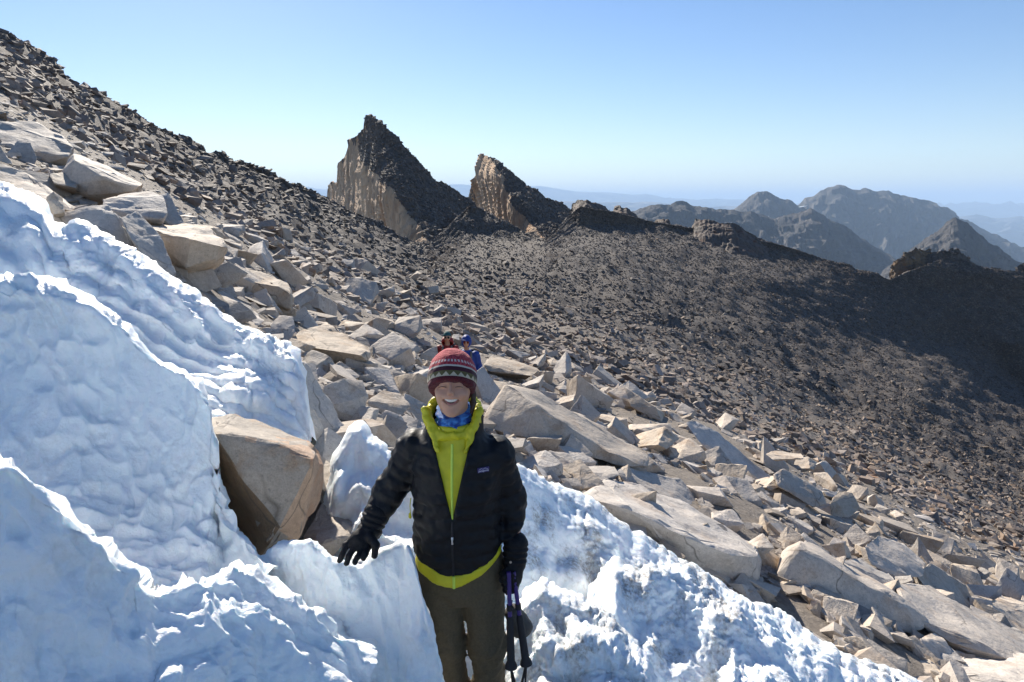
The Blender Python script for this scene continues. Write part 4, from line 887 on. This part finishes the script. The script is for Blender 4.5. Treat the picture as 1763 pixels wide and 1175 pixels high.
# torso forms
ZS = [0.76, 0.82, 0.88, 0.96, 1.05, 1.14, 1.22, 1.28, 1.325, 1.36, 1.39]
def torso(p, g=0.0, b=0.0):
    return tube_z(p, ZS, [-.004, -.008, -.010, -.012, -.012, -.012, -.013, -.014, -.016, -.018, -.018], [0.0]*11,
                  np.array([.158, .166, .168, .162, .160, .163, .165, .152, .118, .088, .080])+g, np.array([.10, .112, .118, .118, .122, .124, .118, .105, .092, .085, .082])+g)
def hem_z(p): return 0.815 + 1.55*np.abs(p[:, 0]+0.02)**1.75 + 0.10*np.clip(p[:, 1]+0.05, 0, .2)
def lime_hem(p): return hem_z(p)-0.046 + 0.26*np.clip(p[:, 0]+0.02, 0, 1)*0.55 - 0.08*np.clip(-0.02-p[:, 0], 0, 1)
def sleeve(p, a, b, c): return chain(p, (a, b, c), (.066, .056, .044), 0.03)
def jacket_sdf(p):
    front = p[:, 1] < 0.02
    z = p[:, 2] + 0.05*np.abs(p[:, 0]+0.02) + 0.004*np.sin(p[:, 0]*45)
    d = torso(p, 0.006) - baffle(z+0.006*perlin(p*9), 0.050, 0.0068)*np.clip((np.abs(p[:, 0]+0.015)-0.006)/0.012, 0, 1)
    for a, b, c in ((SHL, ELL, WRL), (SHR, ELR, WRR)):
        s = along(p, (a, b, c)); e = sleeve(p, a, b, c) - baffle(s+0.005*perlin(p*10), 0.043, 0.0068) + 0.0025*np.sin(s*320+4*perlin(p*14))*np.clip((s-0.30)/0.08, 0, 1)
        d = smin(d, e, 0.022)
    d = d + wr(p, 12, 0.007) + wr(p, 30, 0.0045)
    collar = np.maximum(np.abs(np.sqrt((p[:, 0]+0.018)**2+(p[:, 1]-0.02)**2*0.9)-0.098)-0.012, np.maximum(p[:, 2]-1.415, 1.32-p[:, 2]))
    d = smin(d, collar+wr(p, 22, 0.004), 0.02)
    d = smax(d, hem_z(p)-p[:, 2], 0.006)
    d = smax(d, -(seg(p, (-0.018, 0.0, 1.30), (-0.018, 0.01, 1.50), 0.082, 0.098)), 0.006)
    xc = -0.020; w = np.interp(p[:, 2], [1.045, 1.10, 1.20, 1.30, 1.36, 1.45], [0.0, 0.012, 0.034, 0.058, 0.082, 0.105])
    V = np.maximum(np.abs(p[:, 0]-xc)-w, np.maximum(p[:, 1]+0.015, 1.045-p[:, 2]))
    return smax(d, -V, 0.006)
jk = sdf_part("jacket", jacket_sdf, (-0.50, -0.22, 0.78), (0.34, 0.18, 1.44), 0.0066, M['nylon'], woman)
def lime_sdf(p):
    d = torso(p, -0.005) + wr(p, 18, 0.004)
    return smax(d, lime_hem(p)-p[:, 2], 0.004)
sh = sdf_part("shell_layer", lime_sdf, (-0.20, -0.15, 0.74), (0.18, 0.15, 1.41), 0.0062, M['lime'], woman)
def skirt_sdf(p):
    d = tube_z(p, [0.70, 0.80, 0.90, 0.96], [-.006]*4, [0.0]*4, [.174, .173, .168, .15], [.120, .122, .120, .11]) + wr(p, 16, 0.006)
    return smax(smax(d, lime_hem(p)-p[:, 2], 0.005), p[:, 2]-(hem_z(p)+0.006), 0.004)
sdf_part("shell_hem", skirt_sdf, (-0.21, -0.16, 0.70), (0.20, 0.16, 0.96), 0.006, M['lime'], woman)
def hood_sdf(p):
    q = p-np.array([-0.022, 0.015, 0]); th = np.arctan2(q[:, 0], -q[:, 1]); f = np.cos(th)*0.5+0.5
    R = 0.100 - 0.010*f; zc = 1.438-0.085*f**1.6 + 0.006*np.sin(5*th+1)*(1-f)
    rr = np.sqrt(q[:, 0]**2+q[:, 1]**2)
    d = np.sqrt((rr-R)**2+((p[:, 2]-zc)/1.45)**2) - (0.018-0.004*f)
    d = smin(d, ell(p, (-0.02, 0.125, 1.40), (0.105, 0.05, 0.07)), 0.03)
    for s in (-1, 1): d = smin(d, seg(p, (-0.02+s*0.098, -0.02, 1.432), (-0.02+s*0.052, -0.100, 1.31), 0.018, 0.008), 0.02)
    d = d + wr(p, 26, 0.007) + wr(p, 60, 0.003)
    return smax(d, -(np.sqrt((p[:, 0]+0.018)**2+((p[:, 1]-0.0)/1.05)**2)-0.074), 0.006)
sdf_part("hood", hood_sdf, (-0.18, -0.16, 1.22), (0.14, 0.20, 1.50), 0.0048, M['lime'], woman)
# trousers and boots
def pants_sdf(p):
    d = tube_z(p, [0.66, 0.72, 0.80, 0.90, 0.95], [-.002]*5, [0.005]*5, [.10, .152, .163, .155, .14], [.09, .105, .112, .110, .10])
    for h, k, a, s in ((HIPL, KNL, ANL, -1), (HIPR, KNR, ANR, 1)):
        e = chain(p, (h, k, a), (.094, .073, .066), 0.04); ss = along(p, (h, k, a))
        e = e + 0.010*fbm(np.stack([p[:, 0]*9+2*p[:, 2], p[:, 1]*7, p[:, 2]*26-p[:, 0]*14], -1), 2, 0.5, True)*(0.25+0.75*np.exp(-((ss-0.40)/0.16)**2)+0.5*np.clip((ss-0.55)*5, 0, 1)) - 0.003
        d = smin(d, e, 0.012)
    d = d + wr(p*np.array([1, 1, .5]), 16, 0.006) + 0.005*np.exp(-((p[:, 2]-0.73)/0.04)**2)*perlin(np.stack([p[:, 0]*12, p[:, 1]*8, p[:, 2]*55], -1))
    return smax(d, 0.06-p[:, 2], 0.004)
pn = sdf_part("trousers", pants_sdf, (-0.21, -0.16, 0.05), (0.23, 0.16, 0.95), 0.0078, M['pants'], woman)
for a in (ANL, ANR):
    sdf_part("boot", lambda p, a=a: smax(smin(chain(p, (a+np.array([0, 0, .06]), a+np.array([0, .01, -.03])), (.052, .052)), seg(p, a+np.array([0, 0.02, -.05]), a+np.array([0, -0.15, -.06]), .046, .040), 0.03), -p[:, 2], 0.004), a+np.array([-.08, -.22, -.12]), a+np.array([.08, .1, .13]), 0.008, M['boot'], woman)
# gloves: five separate fingers each
def glove(name, wrist, palm, knuck, tips, thumb, rad, h=0.0036, cuff=None):
    wrist, palm = np.array(wrist), np.array(palm)
    def f(p):
        d = seg(p, wrist, palm, 0.036, 0.036); c = np.mean(knuck, 0)
        for k in knuck: d = smin(d, seg(p, palm, np.array(k), 0.026, rad*1.12), 0.016)
        for k, t in zip(knuck, tips): d = smin(d, chain(p, [np.array(q) for q in (k, *t)], [rad*1.08]+[rad*(1.0-0.10*i) for i in range(len(t))], 0.004), 0.003)
        d = smin(d, chain(p, [np.array(q) for q in thumb], [0.019, 0.0145, 0.0115], 0.006), 0.008)
        if cuff is not None: d = smin(d, seg(p, np.array(cuff), wrist, 0.049, 0.045)+0.003*np.sin(along(p, (np.array(cuff), wrist))*280), 0.008)
        return d + wr(p, 45, 0.0022)
    allp = np.array([wrist, palm, *knuck, *[q for t in tips for q in t], *thumb] + ([cuff] if cuff is not None else []))
    return sdf_part(name, f, allp.min(0)-0.06, allp.max(0)+0.06, h, M['glove'], woman)
kx = [L(596, 938, 2.335), L(609, 945, 2.325), L(622, 947, 2.325), L(634, 944, 2.335)]
tp = [(L(590, 953, 2.315), L(585, 966, 2.31)), (L(601, 958, 2.305), L(597, 970, 2.295)), (L(616, 959, 2.30), L(611, 968, 2.29)), (L(629, 955, 2.305), L(626, 962, 2.295))]
glove("glove", WRL+np.array([0, -.005, -.005]), L(620, 928, 2.36), kx, tp, [L(637, 925, 2.345), L(647, 938, 2.315), L(645, 957, 2.30)], 0.0112, cuff=L(648, 884, 2.42))
HR = L(884, 990, 2.40)
kr = [HR+np.array([-.006+.004*i, -.034, .022-.021*i]) for i in range(4)]
tr = [(k+np.array([-.026, -.010, -.006]), k+np.array([-.038, .016, -.010]), k+np.array([-.026, .030, -.010])) for k in kr]
glove("glove", WRR+np.array([0, -.005, -.01]), HR, kr, tr, [HR+np.array([-.012, -.01, .035]), HR+np.array([-.034, -.028, .022]), HR+np.array([-.044, -.030, -.006])], 0.0118, cuff=WRR+np.array([0.004, .01, .055]))
# small fittings
def put(name, me, mat, loc, rot=(0, 0, 0), parent=woman, **pr):
    o = link(name, me, mat, parent, **pr); o.location = loc; o.rotation_euler = rot; return o
ZIPX = -0.020
def front_y(x, z, g):
    """front surface of the torso"""
    ys = np.linspace(-0.22, 0, 200); p = np.stack([np.full(200, x), ys, np.full(200, z)], -1); f = g(p); k = np.argmax(f < 0); return ys[k]
jz = np.linspace(0.822, 1.043, 14); put("jacket_zip", tube_mesh("jacket_zip", [(ZIPX, front_y(ZIPX, z, jacket_sdf)-0.001, z) for z in jz], [0.0042]*14, 8), M['dark_rubber'], (0, 0, 0))
lz = np.linspace(1.05, 1.33, 14); put("shell_zip", tube_mesh("shell_zip", [(ZIPX+0.004*(z-1.0), front_y(ZIPX, z, lime_sdf)-0.0005, z) for z in lz], [0.0048]*14, 8), M['lime_zip'], (0, 0, 0))
lz = np.linspace(0.772, 0.82, 4); put("hem_zip", tube_mesh("hem_zip", [(ZIPX+0.002, front_y(ZIPX, z, skirt_sdf)-0.0005, z) for z in lz], [0.0055]*4, 8), M['lime_zip'], (0, 0, 0))
zy = front_y(ZIPX, 0.985, jacket_sdf); put("zip_pull", tube_mesh("zip_pull", [(0, 0, 0), (0, -.002, -.006), (0, -.003, -.014), (0.001, -.003, -.026)], [0.0042, 0.0052, 0.003, 0.0042], 8), M['metal'], (ZIPX, zy-0.007, 0.985))
PX, PZ = 0.095, 1.235; py = front_y(PX, PZ, jacket_sdf)
patch = put("label_patch", box_mesh("label_patch", (0.046, 0.004, 0.019), 0.001), M['patch'], (PX, py-0.0035, PZ), (0, 0, 0.42))
def text_mesh(name, body, size):
    cu_ = bpy.data.curves.new(name, 'FONT'); cu_.body = body; cu_.size = size; cu_.align_x = 'CENTER'; cu_.extrude = 0.0005
    ob = bpy.data.objects.new(name, cu_); COL.objects.link(ob); dg = bpy.context.evaluated_depsgraph_get(); dg.update()
    me = bpy.data.meshes.new_from_object(ob.evaluated_get(dg)); bpy.data.objects.remove(ob); me.name = name; return me
put("lettering", text_mesh("lettering", "patagonia", 0.0105), M['white_ink'], (0, -0.0026, -0.0055), (math.pi/2, 0, 0), patch)
put("ridge_line", tube_mesh("ridge_line", [(-.018, -.0022, .002), (-.008, -.0022, .0065), (-.002, -.0022, .003), (.006, -.0022, .007), (.018, -.0022, .002)], [.0007]*5, 6), M['white_ink'], (0, 0, 0), (0, 0, 0), patch)
put("cuff_button", tube_mesh("cuff_button", [(0, 0, 0), (0, -.003, 0)], [.0048, .0044], 12), M['metal'], L(879, 968, 2.375))
put("drawcord", tube_mesh("drawcord", [(0, 0, 0), (-.003, -.004, -.03), (-.002, -.004, -.055), (-.004, -.004, -.062), (-.004, -.004, -.075), (-.002, -.004, -.08)], [.0016, .0016, .0016, .005, .006, .003], 8), M['lime'], L(707, 858, 2.40))

# ------------------------------------------------------------------ things she carries
def pole(name, a, b, c, label):
    """purple upper shaft, foam sleeve with a flared end, thin lower shaft"""
    a, b, c = Vector(a), Vector(b), Vector(c); e = bpy.data.objects.new(name, None); COL.objects.link(e); e.location = c
    e["label"] = label; e["category"] = "trekking pole"; e["group"] = "trekking poles in the gloved hand"
    d = (b-a).normalized(); m = a.lerp(b, 0.46)
    link("shaft", tube_mesh("shaft", [a-c, m-c], [.0085, .0085], 14), M['purple'], e)
    link("clamp", tube_mesh("clamp", [a.lerp(b, .34)-c, a.lerp(b, .40)-c], [.0115, .0115], 14), M['dark_rubber'], e)
    link("grip", tube_mesh("grip", [m-c, a.lerp(b, .5)-c, a.lerp(b, .7)-c, a.lerp(b, .93)-c, a.lerp(b, .965)-c, b-c, b-c+d*0.004], [.0105, .0135, .0145, .0155, .022, .024, .018], 16), M['dark_rubber'], e)
    link("lower_shaft", tube_mesh("lower_shaft", [b-c, c-c], [.0055, .0045], 10), M['dark_rubber'], e)
    link("wrist_strap", tube_mesh("wrist_strap", [b-c, (b-c)*0.75+Vector((.012, -.012, 0)), (b-c)*0.45+Vector((.014, -.014, 0)), (b-c)*0.3], [.004]*4, 6), M['dark_rubber'], e)
    return e
pole("trekking_pole", P(876, 985, 2.355), P(880, 1150, 2.31), P(893, 1262, 2.33), "purple trekking pole hanging closest to the trouser leg")
pole("trekking_pole", P(884, 985, 2.365), P(906, 1144, 2.33), P(878, 1265, 2.37), "purple trekking pole angled away from the trouser leg")
sk = bpy.data.objects.new("stuff_sack", None); COL.objects.link(sk); SKO = P(893, 1075, 2.50); sk.location = SKO
sk["label"] = "small grey brown cloth sack dangling behind the trekking poles"; sk["category"] = "sack"
sdf_part("pouch", lambda p: smax(seg(p, (-.022, 0, .05), (.012, 0, -.012), 0.036, 0.046), seg(p, (-.022, 0, .05), (.012, 0, -.012), 0.036, 0.046)*0+((p@np.array([.5, 0, -.85]))-0.052), 0.012)+wr(p, 25, .004), (-.10, -.07, -.11), (.10, .07, .12), 0.006, M['sack'], sk)
link("cord", tube_mesh("cord", [(-.022, 0, .075), (-.03, -.05, .12), (-.028, -.10, .17)], [.003]*3, 6), M['dark_rubber'], sk)

# ------------------------------------------------------------------ the two hikers on the trail
M['red_coat'] = plain("red_jacket_cloth", (0.30, 0.018, 0.014), 0.6, 0.15, 30, 0.3)
M['blue_coat'] = plain("blue_jacket_cloth", (0.012, 0.045, 0.26), 0.6, 0.15, 30, 0.3)
M['teal'] = plain("teal_hat_wool", (0.02, 0.10, 0.10), 0.85, 0.2, 90, 0.4)
M['lens'] = plain("dark_lens", (0.01, 0.008, 0.008), 0.12, 0.0)
M['lens_red'] = plain("dark_mirror_lens", (0.16, 0.02, 0.012), 0.12, 0.0)
M['strap'] = plain("grey_pack_strap", (0.16, 0.15, 0.14), 0.8, 0.1)
M['pack'] = plain("dark_pack_cloth", (0.03, 0.03, 0.035), 0.8, 0.2)
def hiker(u, v, d, H, coat, label, hood):
    top = P(u, v, d); e = bpy.data.objects.new("person", None); COL.objects.link(e); e.location = top-np.array([0, 0, H])
    e["label"] = label; e["category"] = "person"; z = H-1.70; h = np.array([0, -0.03, 1.58+z])
    def fbody(p):
        d_ = smin(ell(p, h, (.075, .092, .115)), seg(p, (0, 0.01, 1.30+z), h, .055, .055), .02)
        d_ = smin(d_, ell(p, h+np.array([0, -.092, -.012]), (.012, .02, .018)), .012)
        d_ = smin(d_, tube_z(p, [.78, .9, 1.1, 1.3, 1.36], [0]*5, [0]*5, [.15, .15, .16, .15, .06], [.1, .1, .11, .09, .05]), .03)
        for s in (-1, 1):
            d_ = smin(d_, chain(p, (np.array([s*.18, 0, 1.32+z]), np.array([s*.24, .02, 1.06+z]), np.array([s*.21, -.12, .88+z])), (.05, .042, .035)), .03)
            d_ = smin(d_, chain(p, (np.array([s*.09, 0, .82]), np.array([s*.1, -.05*s, .45]), np.array([s*.1, .05*s, .02])), (.085, .065, .05)), .03)
        return d_
    sdf_part("body", fbody, (-.36, -.26, -.04), (.36, .2, 1.76), 0.018, M['skin'], e)
    def fcoat(p):
        d_ = tube_z(p, [.74, .8, .95, 1.15, 1.3, 1.37, 1.42], [0]*7, [0]*7, [.18, .19, .18, .19, .185, .11, .09], [.13, .14, .14, .15, .13, .1, .085])
        for s in (-1, 1): d_ = smin(d_, chain(p, (np.array([s*.185, 0, 1.32+z]), np.array([s*.25, .02, 1.06+z]), np.array([s*.215, -.12, .90+z])), (.078, .068, .055)), .04)
        return d_ + wr(p, 12, .012)
    ct = sdf_part("jacket", fcoat, (-.36, -.24, .70), (.36, .22, 1.46), 0.014, coat, e)
    sdf_part("trousers", lambda p: smin(smin(tube_z(p, [.7, .8, .88], [0]*3, [0]*3, [.15, .165, .16], [.11, .12, .12]), chain(p, (np.array([.09, 0, .82]), np.array([.1, -.05, .45]), np.array([.1, .05, .03])), (.1, .08, .07)), .03), chain(p, (np.array([-.09, 0, .82]), np.array([-.1, .05, .45]), np.array([-.1, -.05, .03])), (.1, .08, .07)), .03), (-.25, -.2, -.06), (.25, .2, .92), 0.018, M['pack'], e)
    if hood:
        sdf_part("hood", lambda p: smax(ell(p, h+np.array([0, .02, .015]), (.105, .125, .135)), -ell(p, h+np.array([0, -.12, -.03]), (.07, .1, .085)), .01)+wr(p, 18, .006), h-np.array([.16, .2, .2]), h+np.array([.16, .2, .2]), 0.01, coat, e)
        link("visor", tube_mesh("visor", [(-.07, h[1]-.09, h[2]+.055), (0, h[1]-.125, h[2]+.055), (.07, h[1]-.09, h[2]+.055)], [.012, .014, .012], 8), coat, e)
    else:
        sdf_part("beanie", lambda p: smax(ell(p, h+np.array([0, .012, .02]), (.092, .112, .118)), (h[2]+.03-0.3*(p[:, 1]-h[1]))-p[:, 2], .01), h-np.array([.14, .16, .1]), h+np.array([.14, .16, .18]), 0.01, M['teal'], e)
        sdf_part("hood", lambda p: smax(np.abs(ell(p, np.array([0, .03, 1.47+z]), (.13, .13, .12)))-.012, (1.43+z)-0.9*(p[:, 1])-p[:, 2], .01)+wr(p, 15, .006), (-.17, -.14, 1.3+z), (.17, .2, 1.64+z), 0.011, coat, e)
    for s in (-1, 1):
        link("lens", (lambda m_: m_)(tube_mesh("lens", [(s*.034, h[1]-.078, h[2]+.012), (s*.034, h[1]-.096, h[2]+.010)], [.028, .024], 12)), M['lens_red'] if hood else M['lens'], e)
        link("pack_strap", tube_mesh("pack_strap", [(s*.095, -.06, 1.385+z), (s*.10, -.135, 1.32+z), (s*.105, -.165, 1.18+z), (s*.13, -.15, 1.02+z)], [.022, .020, .020, .02], 8), M['strap'], e)
    sdf_part("backpack", lambda p: np.linalg.norm(np.maximum(np.abs(p-np.array([0, .23, 1.16+z]))-np.array([.11, .06, .2]), 0), axis=1)-.04, (-.18, .1, .88+z), (.18, .36, 1.44+z), 0.018, M['pack'], e)
    return e
hiker(*HIK[0], M['blue_coat'], "hooded hiker in blue jacket and sunglasses walking up the trail", True)
hiker(*HIK[1], M['red_coat'], "hiker in red jacket and teal beanie behind the blue hooded one", False)
